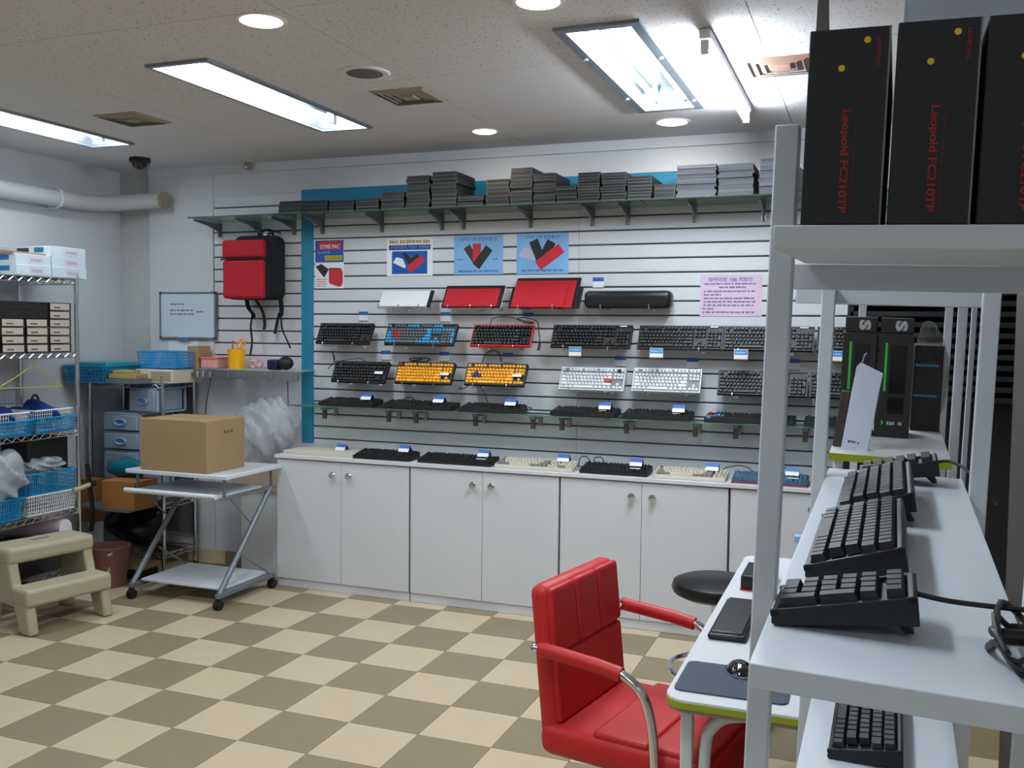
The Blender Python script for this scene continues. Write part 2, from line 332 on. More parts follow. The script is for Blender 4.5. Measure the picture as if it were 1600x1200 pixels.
# ------------------------------------------------------------------ keyboards
KU = .0194
def layout(kind):
    L = []; R = lambda y, x, ws: [L.append((x + sum(ws[:i]), y, w_, 1)) for i, w_ in enumerate(ws)]
    if kind == 'mini':
        R(4, 0, [1] * 15); R(3, 0, [1.5] + [1] * 12 + [1.5]); R(2, 0, [1.75] + [1] * 11 + [1.25]); R(1, 0, [2.25] + [1] * 10 + [1.75]); R(0, 0, [1.25] * 3 + [6.25] + [1] * 5); return L
    if kind != 'pad':
        L.append((0, 5.25, 1, 1)); [R(5.25, x, [1] * 4) for x in (2, 6.5, 11)]
        R(4, 0, [1] * 13 + [2]); R(3, 0, [1.5] + [1] * 12 + [1.5]); R(2, 0, [1.75] + [1] * 11 + [2.25]); R(1, 0, [2.25] + [1] * 10 + [2.75]); R(0, 0, [1.25] * 3 + [6.25] + [1.25] * 4)
        [R(y, 15.25, [1] * 3) for y in (5.25, 4, 3, 0)]; L.append((16.25, 1, 1, 1))
    x = 18.5 if kind == 'full' else 0
    if kind != 'tkl':
        if kind == 'pad': R(5.25, x, [1] * 4)
        R(4, x, [1] * 4); R(3, x, [1] * 3); R(2, x, [1] * 3); R(1, x, [1] * 3); L.append((x, 0, 2, 1)); L.append((x + 2, 0, 1, 1)); L.append((x + 3, 2, 1, 2)); L.append((x + 3, 0, 1, 2))
    return L
KWID = {'mini': 15, 'tkl': 18.25, 'full': 22.5, 'pad': 4}
KD = 6.25 * KU + .018
KCACHE = {}
M_PLATE = {'case_white': mat('plate_grey', (120, 124, 132), .5), 'case_beige': mat('plate_taupe', (120, 112, 104), .5), 'red_plastic': M_BLACK2}
def keyboard(label, kind, case, colf, loc, rot=(0, 0, 0), detail=False, group=None, feet=False, hi=.03, lo=.017, rot_t=.14):
    KD = (5 if kind == 'mini' else 6.25) * KU + .018; W = KWID[kind] * KU + .014; t = T('keyboard', label, 'keyboard', loc, rot, group)
    sl = (hi - lo) / KD
    MB().prism([(0, .002), (.004, 0), (KD, 0), (KD, hi - .002), (KD - .003, hi), (KD - .009, hi - .001), (KD - .0095, hi - .006), (.009, lo - .006), (.0085, lo), (.002, lo)], 'X', 0, W).build('case', case, t, bevel=.0012 if detail else 0)
    for x0 in (0, W - .0055): MB().prism([(.0, lo - .008), (KD, hi - .008), (KD, hi - .001), (.0, lo - .001)], 'X', x0, x0 + .0055).build('bezel', case, t, bevel=.001 if detail else 0)
    if not detail: MB().add([(.006, .0092, lo - .0035), (W - .006, .0092, lo - .0035), (W - .006, KD - .0096, hi - .0055), (.006, KD - .0096, hi - .0055)], [(0, 1, 2, 3)]).build('key_plate', M_PLATE.get(case.name, case), t)
    groups = {}
    for (x, y, w, h) in layout(kind):
        mm = colf(x, y, w); g = .0008 if detail else .0013; x0 = .007 + x * KU + g; x1 = .007 + (x + w) * KU - g; y0 = .009 + y * KU + g; y1 = .009 + (y + h) * KU - g
        z = lo - .004 + sl * y0; zz = .0115
        if detail:
            ck = (round(w, 2), h, mm.name)
            if ck not in KCACHE: KCACHE[ck] = MB().add([(0, 0, 0), (x1 - x0, 0, 0), (x1 - x0, y1 - y0, 0), (0, y1 - y0, 0), (.0016, .001, zz), (x1 - x0 - .0016, .001, zz), (x1 - x0 - .0016, y1 - y0 - .003, zz - .0006), (.0016, y1 - y0 - .003, zz - .0006)], [(0, 3, 2, 1), (4, 5, 6, 7), (0, 1, 5, 4), (1, 2, 6, 5), (2, 3, 7, 6), (3, 0, 4, 7)]).mesh('keycap', mm)
            inst('keycap', KCACHE[ck], t, (x0, y0, z), (math.atan(sl), 0, 0))
        else:
            b = groups.setdefault(mm.name, (mm, MB()))[1]
            b.add([(x0, y0, z), (x1, y0, z), (x1, y1, z + sl * KU), (x0, y1, z + sl * KU), (x0 + .0026, y0 + .0015, z + zz), (x1 - .0026, y0 + .0015, z + zz), (x1 - .0026, y1 - .0035, z + zz + sl * KU), (x0 + .0026, y1 - .0035, z + zz + sl * KU)], [(0, 3, 2, 1), (4, 5, 6, 7), (0, 1, 5, 4), (1, 2, 6, 5), (2, 3, 7, 6), (3, 0, 4, 7)])
    for mm, b in groups.values(): b.build('keycaps', mm, t)['kind'] = 'stuff'
    if feet:
        FT = .7 * KD * math.sin(rot_t)
        for x0 in (.02, W - .04): MB().prism([(KD - .028, .002), (KD - .012, .002), (KD - .006, -FT), (KD - .014, -FT)], 'X', x0, x0 + .018).build('foot', case, t)
    return t
M_KB = mat('keys_black', (30, 30, 32), .5); M_KBG = mat('keys_grey', (98, 100, 104), .5); M_KBL = mat('keys_blue', (52, 150, 205), .45); M_KR = mat('keys_red', (206, 48, 42), .45)
M_KY = mat('keys_yellow', (244, 178, 40), .45); M_KW = mat('keys_white', (222, 226, 230), .4); M_KNV = mat('keys_navy', (48, 64, 150), .45); M_KBE = mat('keys_beige', (206, 196, 180), .5); M_KGB = mat('keys_greybrown', (128, 126, 122), .5)
M_KSB = mat('keys_slateblue', (72, 104, 134), .5); M_CASEW = mat('case_white', (216, 220, 226), .4); M_CASEBE = mat('case_beige', (210, 204, 192), .5)
K1 = lambda m: (lambda x, y, w: m)
def k_blue(x, y, w):
    if (x, y) == (1.5 + 1, 3) or (y == 2 and 1.7 < x < 4.7): return M_KR
    if x >= 15: return M_KBG if (18.4 < x < 21.4 and y < 4) or (x < 18.4 and y == 3) else M_KBL
    if y == 5.25: return M_KBL if x < 1 or 6 < x < 11 else M_KBG
    if y == 0: return M_KBL if x < 3.7 or x > 9.9 else M_KBG
    return M_KBL if w > 1.3 else M_KBG
def k_ynavy(x, y, w): return M_KNV if (x, y) == (2.5, 3) or (y == 2 and 1.7 < x < 4.7) else M_KY
def k_yred(x, y, w): return M_KR if (x, y) == (0, 5.25) else M_KY
def k_wred(x, y, w): return M_KR if (y == 2 and w == 2.25) else M_KB if (x, y) == (16.25, 5.25) else M_KW
def k_game(x, y, w): return M_KBL if y == 2 and 1.7 < x < 4.7 or (x, y) == (2.5, 3) or y == 0 and x < 1 else M_KR if x == 0 and y in (1, 5.25) else M_KB
def k_retro(x, y, w): return M_KGB if (w > 1 and w < 6 and y < 4.5) or x < .5 else M_KBE
def k_retror(x, y, w): return M_KR if (x, y) == (0, 5.25) else k_retro(x, y, w)
def k_slate(x, y, w): return M_KBE if 5 < x < 9 and y > 3 else M_KSB
TILT = (math.radians(57), 0, 0)
def hook(x, z, yf, label, yb=YB - .018):
    b = MB(); d = yb - yf; pts = [(0, 0, 0), (0, -d, 0)] + [(0, -d - .012 * math.sin(a), .012 - .012 * math.cos(a)) for a in (.6, 1.2, 1.9, 2.6, 3.3, 4.0)]
    t = T('display_hook', label, 'hook', (x, yb, z), group='chrome slatwall hooks'); b.tube(pts, .0026, 6).build('prong', M_CHROME, t, smooth=True); MB().box(-.012, .012, -.004, 0, -.012, .012).build('plate', M_CHROME, t)
def cable(t, pts, r=.0028, m=M_CORD, name='cable'): return MB().tube(smoothp(pts), r, 6).build(name, m, t, smooth=True)
def smoothp(p, n=5):
    p = [Vector(q) for q in p]; out = []
    for i in range(len(p) - 1):
        a, b, c, d = p[max(i - 1, 0)], p[i], p[i + 1], p[min(i + 2, len(p) - 1)]
        for k in range(n):
            u = k / n; out.append(.5 * ((2 * b) + (c - a) * u + (2 * a - 5 * b + 4 * c - d) * u * u + (3 * b - 3 * c + d - a) * u ** 3))
    return out + [p[-1]]
GW = 'keyboards hung on the slatted wall'
YK = 5.03
WALLK = [('black tenkeyless keyboard, first in the upper row by the teal strip', 'tkl', M_BLACK, K1(M_KB), -3.187, 1.468), ('grey and sky-blue keyboard with red letter keys on the wall', 'full', M_BLACK, k_blue, -2.716, 1.468), ('black-keyed keyboard in a bright red case on the wall', 'tkl', M_REDP, K1(M_KB), -2.162, 1.468),
         ('full-size black keyboard right of the red-cased one on the wall', 'full', M_BLACK, K1(M_KB), -1.676, 1.468), ('full-size black keyboard in the middle of the three upper ones', 'full', M_BLACK, K1(M_KB), -1.186, 1.468), ('full-size black keyboard of the upper row crossing behind the front post', 'full', M_BLACK, K1(M_KB), -.732, 1.468), ('black keyboard of the upper row furthest right behind the second post', 'full', M_BLACK, K1(M_KB), -.268, 1.468),
         ('black tenkeyless keyboard with white sticker, first in the lower row', 'tkl', M_BLACK, K1(M_KB), -3.08, 1.238), ('yellow-keyed keyboard with a red escape key on the wall', 'tkl', M_BLACK, k_yred, -2.648, 1.241), ('yellow-keyed keyboard with navy letter keys on the wall', 'tkl', M_BLACK, k_ynavy, -2.198, 1.244),
         ('white keyboard with a red enter key on the wall', 'tkl', M_CASEW, k_wred, -1.626, 1.234), ('all-white keyboard beside the one with the red enter key', 'tkl', M_CASEW, K1(M_KW), -1.213, 1.238), ('full-size black keyboard of the lower row crossing behind the front post', 'full', M_BLACK, K1(M_KB), -.757, 1.237), ('black keyboard of the lower row furthest right behind the second post', 'full', M_BLACK, K1(M_KB), -.296, 1.237)]
KB = []
SHORT = ['first upper black', 'sky-blue', 'red-cased', 'fourth upper black', 'fifth upper black', 'sixth upper black', 'last upper black', 'first lower black', 'red-escape yellow', 'navy-letter yellow', 'red-enter white', 'all-white', 'lower full-size black', 'last lower black']
for i, (lb, kd, cs, cf, x, z) in enumerate(WALLK):
    t = keyboard(lb, kd, cs, cf, (x, YK, z), TILT, group=GW); KB.append(t); W = KWID[kd] * KU + .014
    for s, n in ((.18, 'left'), (.74, 'right')): hook(x + W * s, z - .006, YK - .028, f'{n} chrome hook under the {SHORT[i]} keyboard')
    if i in (3, 4, 5): t_ = MB().box(W - .07, W - .03, KD - .012, KD - .006, .030, .0306).build('badge', M_WPLAS, t)
    if i in (7, 8, 9): MB().box(W - .075, W - .02, KD * .36, KD * .36 + .017, .033, .0345).build('sticker', M_PAPER, t, label='white paper sticker')
cable(KB[2], [(.1, KD, .015), (.1, KD + .04, .02), (.16, KD + .055, .025), (.25, KD + .04, .03), (.31, KD + .02, .03), (.36, KD + .015, .028), (.34, KD + .005, .03), (.26, KD + .03, .034), (.30, KD + .045, .03), (.38, KD + .02, .03), (.40, KD - .04, .02), (.415, KD - .09, .015), (.42, KD - .12, .012)])
MB().box(.412, .428, KD - .16, KD - .115, .008, .016).build('plug', M_BLACK, KB[2])
cable(KB[7], [(.18, KD, .015), (.17, KD + .022, .02), (.1, KD + .018, .02), (.03, KD + .005, .02), (-.01, KD - .01, .015), (-.04, KD + .04, .015), (-.05, KD + .06, .02), (-.04, KD + .05, .022), (-.015, KD, .02), (-.04, KD - .03, .01), (-.05, KD - .05, .01)])
cable(KB[8], [(.1, KD, .015), (.06, KD + .025, .02), (.12, KD + .03, .025), (.2, KD + .022, .03), (.17, KD + .005, .025), (.08, KD + .012, .02), (.15, KD + .018, .03)], .004)
cable(KB[9], [(.08, KD, .015), (.09, KD + .07, .015), (.14, KD + .09, .02), (.18, KD + .06, .02), (.2, KD + .01, .02)]); cable(KB[9], [(.03, .002, .004), (0, -.02, .005), (-.025, -.025, .006), (-.01, -.01, .006)]); cable(KB[9], [(.1, -.002, .006), (.14, -.05, .006), (.18, -.12, .02)])
# glass ledges
ZS = 1.1
def bracket(x, z, d, name, label, h=.085, m=M_GREYM, w=.005):
    t = T('shelf_bracket', label, 'bracket', (x, YB - .018, z), group=name)
    MB().prism([(0, -.001), (-d, -.001), (-d, -.012), (-d * .5, -.03), (-.03, -h * .62), (-.022, -h), (0, -h)], 'X', -w, w).build('arm', m, t, bevel=.001); MB().box(-.012, .012, -.007, 0, -h, -.002).build('plate', M_STEEL, t)
for i, (a, b_) in enumerate(((-3.33, -2.43), (-2.425, -1.345), (-1.34, .2))):
    tag(MB().box(a, b_, 4.948, YB - .0185, ZS - .009, ZS).build('glass_shelf', M_GLASS, bevel=.001), ['left pane', 'middle pane', 'right pane'][i] + ' of the narrow glass shelf above the counter', 'shelf', 'glass ledge panes')
ORD = ['first', 'second', 'third', 'fourth', 'fifth', 'sixth', 'seventh', 'eighth', 'ninth', 'tenth', 'eleventh', 'twelfth']
for i, x in enumerate((-3.12, -2.68, -2.5, -2.12, -1.77, -1.60, -1.235, -.865, -.655, -.31)):
    t = T('shelf_bracket', f'{ORD[i]} bracket from the left under the narrow glass shelf', 'bracket', (x, YB - .018, ZS - .0092), group='glass ledge brackets')
    MB().box(-.014, .014, -.16, 0, -.02, -.0005).build('arm', M_GREYM, t, bevel=.002); MB().box(-.012, .012, -.145, -.125, -.075, -.018).build('leg', mat('bracket_brown', (96, 82, 74), .5, .4), t, bevel=.002); MB().box(-.012, .012, -.012, 0, -.07, -.002).build('plate', M_STEEL, t)
def price_tag(x, y, z, label, kind, grp='blue and white price tags'):
    t = T('price_tag', label, 'price tag', (x, y, z), group=grp); mb = mat('tag_blue', (52, 98, 178), .5); mt = mat('tag_tan', (150, 130, 96), .6)
    if kind == 'flat':
        MB().box(-.032, .032, -.0012, 0, -.038, .024).build('card', M_PAPER, t); MB().box(-.032, .032, -.0016, -.0012, .002, .024).build('header', mb, t); MB().box(-.032, .032, -.0016, -.0012, -.038, -.031).build('footer', mt, t)
    elif kind == 'hung':
        MB().box(-.035, .035, -.0012, 0, -.03, .024).build('card', M_PAPER, t); MB().box(-.033, .033, -.0016, -.0012, -.004, .022).build('header', mat('tag_sky', (62, 140, 205), .5), t); strokes(t, -.028, .028, .008, .006, -.0016, M_PAPER); MB().box(-.035, .035, -.0016, -.0012, -.03, -.024).build('footer', mt, t)
    else:
        MB().prism([(0, .0005), (.03, .037), (.031, .036), (.003, .0005)], 'X', -.033, .033).build('card', M_PAPER, t); MB().prism([(.015, .019), (.029, .0365), (.0285, .037), (.0145, .0195)], 'X', -.033, .033).build('header', mb, t); MB().prism([(.031, .036), (.03, .0375), (.06, .0008), (.062, .0005)], 'X', -.033, .033).build('back', mb, t)
    return t
GK = [('dark keyboard at the left end of the glass shelf', 'tkl', M_BLACK, K1(M_KB), -3.13), ('dark full-size keyboard, second on the glass shelf', 'full', M_BLACK, K1(M_KB), -2.705), ('dark keyboard with looped cord, third on the glass shelf', 'tkl', M_BLACK, K1(M_KB), -2.205), ('dark keyboard with white stickers, fourth on the glass shelf', 'tkl', M_BLACK, K1(M_KB), -1.655), ('dark keyboard, fifth on the glass shelf', 'tkl', M_BLACK, K1(M_KB), -1.252), ('gaming keyboard with red and blue keys on the glass shelf', 'full', M_BLACK, k_game, -.812), ('dark keyboard at the right end of the glass shelf behind the second post', 'tkl', M_BLACK, K1(M_KB), -.315)]
for i, (lb, kd, cs, cf, x) in enumerate(GK):
    t = keyboard(lb, kd, cs, cf, (x, 4.962, ZS + .0005), (.05, 0, 0), group='keyboards lying on the glass shelf', hi=.034, lo=.02); W = KWID[kd] * KU + .014
    if i < 6: price_tag(x + W - .07 if kd == 'tkl' else x + W - .1, 5.0, ZS + .043, f'price tag standing on the {["left end", "second", "third", "fourth", "fifth", "red and blue"][i]} keyboard of the glass shelf', 'tent')
    if i in (3, 4): MB().box(W - .1, W - .06, .04, .052, .032, .034).build('sticker', M_PAPER, t)
    if i == 2: cable(t, [(W, .05, .02), (W + .04, .07, .03), (W + .055, .05, .02), (W + .02, .03, .015), (W + .05, .02, .01), (W + .06, .01, .005)])
    if i == 1: cable(t, [(.07, KD, .02), (.09, KD + .01, .045), (.13, KD + .012, .05), (.16, KD, .03)])
for i, (x, z) in enumerate(((-2.927, 1.648), (-2.376, 1.646), (-1.853, 1.644), (-1.443, 1.841), (-2.772, 1.411), (-2.383, 1.411), (-1.976, 1.411), (-1.308, 1.406), (-.909, 1.404), (-.388, 1.409))):
    price_tag(x, YB - .0182, z, 'flat price tag on the slats ' + ['above the first upper black keyboard', 'above the sky-blue keyboard', 'above the red-cased keyboard', 'above the long black pouch', 'above the first lower black keyboard', 'above the red-escape yellow keyboard', 'above the navy-letter yellow keyboard', 'above the red-enter white keyboard', 'above the all-white keyboard', 'above the lower full-size black keyboard'][i], 'flat', 'flat price tags on the slats')
for i, x in enumerate((-1.522, -1.073, -.634, -.173)):
    price_tag(x, 4.985, 1.456, 'blue price tag hung on a hook below the ' + ['fourth', 'fifth', 'sixth', 'last'][i] + ' upper black keyboard', 'hung', 'price tags hung on hooks')
ZC = .8052
CK = [('black keyboard at the left of the counter', 'tkl', M_BLACK, K1(M_KB), -2.84), ('black full-size keyboard, second on the counter', 'full', M_BLACK, K1(M_KB), -2.42), ('cream keyboard with grey keys between the black ones on the counter', 'full', M_CASEBE, k_retro, -1.945), ('black keyboard with a looped cord on the counter', 'tkl', M_BLACK, K1(M_KB), -1.455), ('cream keyboard with a red corner key on the counter', 'tkl', M_CASEBE, k_retror, -1.052), ('slate-blue keyboard with a red base on the counter', 'tkl', mat('case_slate', (60, 84, 108), .5), k_slate, -.652)]
CT = [-3.02, -2.55, -2.08, -1.585, -1.145, -.725, -.335]
for i, (lb, kd, cs, cf, x) in enumerate(CK):
    t = keyboard(lb, kd, cs, cf, (x, 4.875, ZC), (.06, 0, 0), group='keyboards lying on the counter', hi=.036, lo=.02); W = KWID[kd] * KU + .014
    if i == 3: cable(t, [(.03, KD, .02), (0, KD + .01, .06), (-.03, KD - .01, .06), (-.03, KD - .05, .02), (.0, KD - .02, .015)]); cable(t, [(.05, KD, .02), (.04, KD + .01, .055), (.08, KD + .02, .06), (.1, KD, .03)])
    if i == 5: cable(t, [(.1, KD, .02), (.07, KD + .01, .05), (.02, KD + .02, .06), (-.04, KD + .01, .05), (-.06, KD, .04)]); cable(t, [(.3, KD, .02), (.27, KD, .06), (.24, KD + .02, .06)])
    if i == 5: MB().box(-.004, W + .004, -.006, KD, -.0002, .004).build('red_base', M_REDP, t)
    if i in (1, 3, 5): MB().box(W - .1, W - .045, .035, .05, .034, .036).build('sticker', M_PAPER, t)
    price_tag(x + W - .08, 4.95, ZC + .045, 'price tag standing on the ' + ['leftmost counter', 'second counter', 'cream', 'looped-cord', 'cream red-cornered', 'slate-blue'][i] + ' keyboard', 'tent')
price_tag(-3.02, 5.02, ZC + .0202, 'price tag lying alone at the left end of the counter', 'tent')
tag(MB().box(-3.34, -2.86, 4.9, 5.13, ZC, ZC + .02).build('display_board', mat('pale_board', (206, 196, 182), .6), bevel=.002), 'thin pale board lying at the left end of the counter', 'board')
# covers, cases and the pouch in the row above the keyboards
def panel(b, x0, x1, z0, y0, L, mi=0, th=.004, off=0, sk=0):
    c, s = math.cos(TILT[0]), math.sin(TILT[0]); q = lambda x, u, n: (x, y0 + u * c - n * s, z0 + u * s + n * c)
    vs = [q(x0, 0, off), (x1 and q(x1, 0, off)), q(x1 + sk, L, off), q(x0 + sk, L, off)]; vs += [q(x0, 0, off + th), q(x1, 0, off + th), q(x1 + sk, L, off + th), q(x0 + sk, L, off + th)]
    return b.add(vs, [(0, 3, 2, 1), (4, 5, 6, 7), (0, 1, 5, 4), (1, 2, 6, 5), (2, 3, 7, 6), (3, 0, 4, 7)], mi)
o = T('keyboard_cover', 'white keyboard cover with a black side on the wall', 'cover', (-2.76, 5.04, 1.695), group='keyboard covers on the wall')
panel(MB(), 0, .315, 0, 0, .11, th=.012).build('lid', M_CASEW, o, bevel=.001); panel(MB(), .316, .335, 0, 0, .112, th=.013).build('side', M_BLACK2, o)
o = T('keyboard_cover', 'red keyboard cover with black back, left of the larger one', 'cover', (-2.35, 5.04, 1.692), group='keyboard covers on the wall')
panel(MB(), 0, .365, 0, 0, .15, th=.01).build('back', M_BLACK2, o, bevel=.001); panel(MB(), .012, .345, 0, 0, .125, off=.0105, th=.006).build('lid', M_REDF, o, bevel=.001)
panel(MB(), -.004, .366, 0, 0, .156, off=-.006, th=.005).build('backing_card', M_PAPER, o)
o = T('keyboard_cover', 'large red keyboard covers layered before a black panel', 'cover', (-1.94, 5.03, 1.69), group='keyboard covers on the wall')
panel(MB(), 0, .42, 0, .02, .14, th=.006).build('back', M_BLACK2, o); panel(MB(), .02, .40, 0, .012, .215, off=-.001, th=.006).build('back', M_BLACK2, o); panel(MB(), .022, .38, 0, .004, .185, off=.002, th=.006).build('lid', M_REDF, o, bevel=.001); panel(MB(), .025, .335, 0, 0, .15, off=.008, th=.006).build('lid', M_REDF, o, bevel=.001)
for x, n in ((-2.74, 'left end of the white cover'), (-2.61, 'middle of the white cover'), (-2.48, 'right end of the white cover'), (-2.29, 'left part of the smaller red cover'), (-2.15, 'middle of the smaller red cover'), (-2.02, 'right part of the smaller red cover'), (-1.86, 'left half of the large red cover'), (-1.66, 'right half of the large red cover'), (-1.385, 'left half of the black pouch'), (-1.12, 'right half of the black pouch')):
    hook(x, 1.688, 5.0, 'chrome hook under the ' + n)
o = T('pouch', 'long black rounded pouch hung on the wall', 'pouch', (-1.25, 5.07, 1.738))
MB().box(-.24, .24, -.05, .05, -.048, .048).build('body', mat('black_leather', (22, 22, 25), .35, bump=.1, bscale=200), o, bevel=.028, seg=4); MB().box(-.215, .215, -.0525, -.045, .004, .008).build('zipper', M_BLACK2, o)
# ------------------------------------------------------------------ posters
def poster(label, x0, x1, z0, z1, m=M_PAPER, name='poster', y=YB - .0184):
    t = T(name, label, 'poster', (x0, y, z0)); MB().box(0, x1 - x0, -.0008, 0, 0, z1 - z0).build('sheet', m, t); return t, x1 - x0, z1 - z0
def flat(t, poly, y, m, name): return MB().prism(poly, 'Y', -y - .0003, -y).build(name, m, t)
def R4(x0, x1, z0, z1): return [(x0, z0), (x1, z0), (x1, z1), (x0, z1)]
def quad(cx, cz, w, h, a):
    c, s = math.cos(a), math.sin(a); return [(cx + x * c - z * s, cz + x * s + z * c) for x, z in ((-w / 2, -h / 2), (w / 2, -h / 2), (w / 2, h / 2), (-w / 2, h / 2))]
def tx(t, s, w, h, m, x, z, y=.0016, rot=(PI / 2, 0, 0), **k): return txt(s, w, h, m, t, (x, -y, z), rot, **k)
M_PBLUE = mat('poster_blue', (36, 80, 168), .5); M_POYE = mat('poster_ochre', (178, 168, 46), .5); M_PRED = mat('poster_red', (200, 40, 56), .5); M_PBLK = mat('poster_black', (36, 36, 36), .5); M_PSKY = mat('poster_sky', (128, 178, 226), .5, var=.25, scale=5); M_PCOB = mat('poster_cobalt', (6, 84, 166), .5); M_PBRN = mat('poster_brown', (74, 44, 44), .5); M_PPINK = mat('poster_pink', (214, 190, 214), .5, var=.08, scale=8); M_PORA = mat('poster_orange', (176, 134, 52), .5)
t, w, h = poster('tall poster of a red bag, beside the teal strip', -3.272, -3.066, 1.815, 2.118)
flat(t, R4(.002, w - .002, h * .53, h - .006), .0008, M_PBLUE, 'blue_field'); flat(t, R4(.025, w - .02, h * .79, h * .96), .0012, M_PRED, 'red_label'); flat(t, R4(.07, w - .012, h * .565, h * .67), .0012, M_POYE, 'price_label')
tx(t, 'GYMS PAC', w * .68, .026, M_PAPER, w * .52, h * .85, bold=.01); tx(t, '45,000원', w * .42, .018, mat('tag_pale', (150, 185, 235), .5), w * .3, h * .73); tx(t, '12,000원', w * .5, .02, mat('green_ink', (70, 110, 40), .5), w * .64, h * .617)
flat(t, [(.004, .135), (.045, .152), (.1, .118), (.066, .066)], .0012, M_PBLK, 'cover_picture'); flat(t, [(.1, .12), (.11, .127), (.185, .124), (.198, .1), (.2, .04), (.188, .012), (.17, .01), (.108, .028), (.1, .04)], .0012, M_PRED, 'bag_picture'); flat(t, [(.1, .12), (.11, .127), (.185, .124), (.186, .119), (.11, .121)], .0016, M_PBLK, 'bag_rim')
for k, zz in enumerate((.056, .042, .028, .014)): strokes(t, .012, .085 - .01 * (k % 2), zz, .006, -.0014, M_INKD if k % 2 else M_PRED)
t, w, h = poster('poster with red, black and white covers on cobalt blue', -2.768, -2.462, 1.886, 2.112)
flat(t, R4(.035, w - .035, .012, .148), .0008, M_PCOB, 'blue_picture'); flat(t, R4(.014, w - .014, .155, .185), .0008, mat('poster_navy', (24, 62, 138), .5), 'blue_banner')
tx(t, '(키보드덮개, 키보드 받침대)', w * .84, .02, mat('tag_pale', (150, 185, 235), .5), w / 2, .17); strokes(t, .018, w - .018, .204, .024, -.001, M_PORA, 'orange_heading', gap=.1)
flat(t, [(.042, .08), (.065, .114), (.108, .102), (.13, .056), (.118, .046)], .0014, M_PAPER, 'cover_picture'); flat(t, [(.104, .134), (.128, .14), (.165, .105), (.2, .13), (.23, .11), (.145, .07)], .0011, M_PBLK, 'cover_picture'); flat(t, [(.13, .05), (.225, .12), (.262, .095), (.165, .018)], .0017, M_PRED, 'cover_picture')
t, w, h = poster('sky-blue poster with a red cover between two dark ones', -2.323, -2.013, 1.889, 2.117, M_PSKY)
tx(t, '키보드 가죽 받침대 출시!!', w * .74, .02, M_INKB, w / 2, h * .9); strokes(t, .03, w - .03, .02, .011, -.001, M_PBLUE); strokes(t, .02, .06, .088, .007, -.001, M_INKB); strokes(t, .245, .275, .088, .007, -.001, M_INKB)
flat(t, quad(.115, .115, .045, .12, .62), .001, M_PBRN, 'cover_picture'); flat(t, quad(.145, .13, .05, .1, 0), .0013, M_PRED, 'cover_picture'); flat(t, quad(.182, .1, .052, .135, -.66), .0016, M_PBLK, 'cover_picture')
t, w, h = poster('sky-blue poster with a large red cover across two black ones', -1.93, -1.618, 1.888, 2.118, M_PSKY)
tx(t, '키보드 가죽 덮개 출시!!', w * .66, .02, M_INKB, w / 2, h * .91); strokes(t, .03, w - .03, .02, .011, -.001, M_PBLUE)
flat(t, [(.012, .105), (.04, .148), (.08, .15), (.115, .1), (.106, .076)], .001, mat('poster_mauve', (186, 182, 206), .5), 'cover_picture'); flat(t, quad(.125, .135, .055, .12, .4), .0012, M_PBLK, 'cover_picture'); flat(t, quad(.185, .135, .055, .11, -.5), .0013, M_PBLK, 'cover_picture'); flat(t, quad(.2, .095, .17, .06, .62), .0016, M_PRED, 'cover_picture')
t, w, h = poster('pink printed notice about a keyboard on the slats', -.877, -.553, 1.652, 1.872, M_PPINK, 'notice')
tx(t, '아카이브 106 키보드', w * .72, .026, M_INKB, w * .49, h * .885, bold=.012, shear=.2)
for k, (a, b_) in enumerate(((.02, .29), (.1, .24), (.02, .285), (.02, .11), (.02, .285), (.02, .29), (.02, .28), (.015, .075), (.015, .285))): strokes(t, a, b_, h * (.78 - .084 * k - (.012 if k > 1 else 0)), .0095, -.001, M_INKD)
# ------------------------------------------------------------------ high shelf with stacks of thin boxes
ZT = 2.25
for i, (a, b_) in enumerate(((-4.015, -3.395), (-3.39, -2.27), (-2.265, -1.15), (-1.145, .2))):
    tag(MB().box(a, b_, 4.865, YB - .0186, ZT - .009, ZT).build('glass_shelf', M_GLASS, bevel=.001), ['empty glass shelf above the red backpack', 'left pane of the high glass shelf under the low stacks', 'middle pane of the high glass shelf under the tall stacks', 'right pane of the high glass shelf'][i], 'shelf', 'high glass shelf panes')
for i, x in enumerate((-3.985, -3.68, -3.42, -3.215, -2.80, -2.40, -2.26, -1.845, -1.48, -1.28, -.915, -.555)):
    bracket(x, ZT - .0095, .26 if i < 3 else .2, 'high shelf brackets', f'{ORD[i]} bracket from the left under the high shelf', .09, M_STEEL if i < 3 else M_GREYM)
M_BX = [mat('box_black', (27, 28, 29), .6, var=.12), mat('box_charcoal', (38, 39, 40), .6, var=.12), mat('box_graphite', (33, 35, 37), .6)]; M_EDGE = mat('box_edge', (112, 112, 110), .6); M_BXB = [mat('box_slate', (58, 61, 70), .55, var=.1), mat('box_slate2', (76, 80, 90), .55, var=.1)]
STK = [(-3.353, -3.19, 2.322, 3), (-3.183, -3.012, 2.318, 3), (-3.0, -2.838, 2.312, 3), (-2.825, -2.674, 2.315, 4), (-2.658, -2.51, 2.345, 4), (-2.499, -2.352, 2.431, 9), (-2.339, -2.187, 2.444, 9), (-2.178, -2.026, 2.307, 4), (-2.006, -1.872, 2.387, 6), (-1.867, -1.74, 2.442, 9), (-1.734, -1.609, 2.408, 8), (-1.605, -1.493, 2.335, 4), (-1.486, -1.365, 2.4, 10), (-1.357, -1.224, 2.393, 10), (-1.216, -1.09, 2.367, 7), (-1.078, -.968, 2.322, 3), (-.963, -.761, 2.411, 10), (-.753, -.576, 2.407, 9), (-.553, -.385, 2.423, 9)]
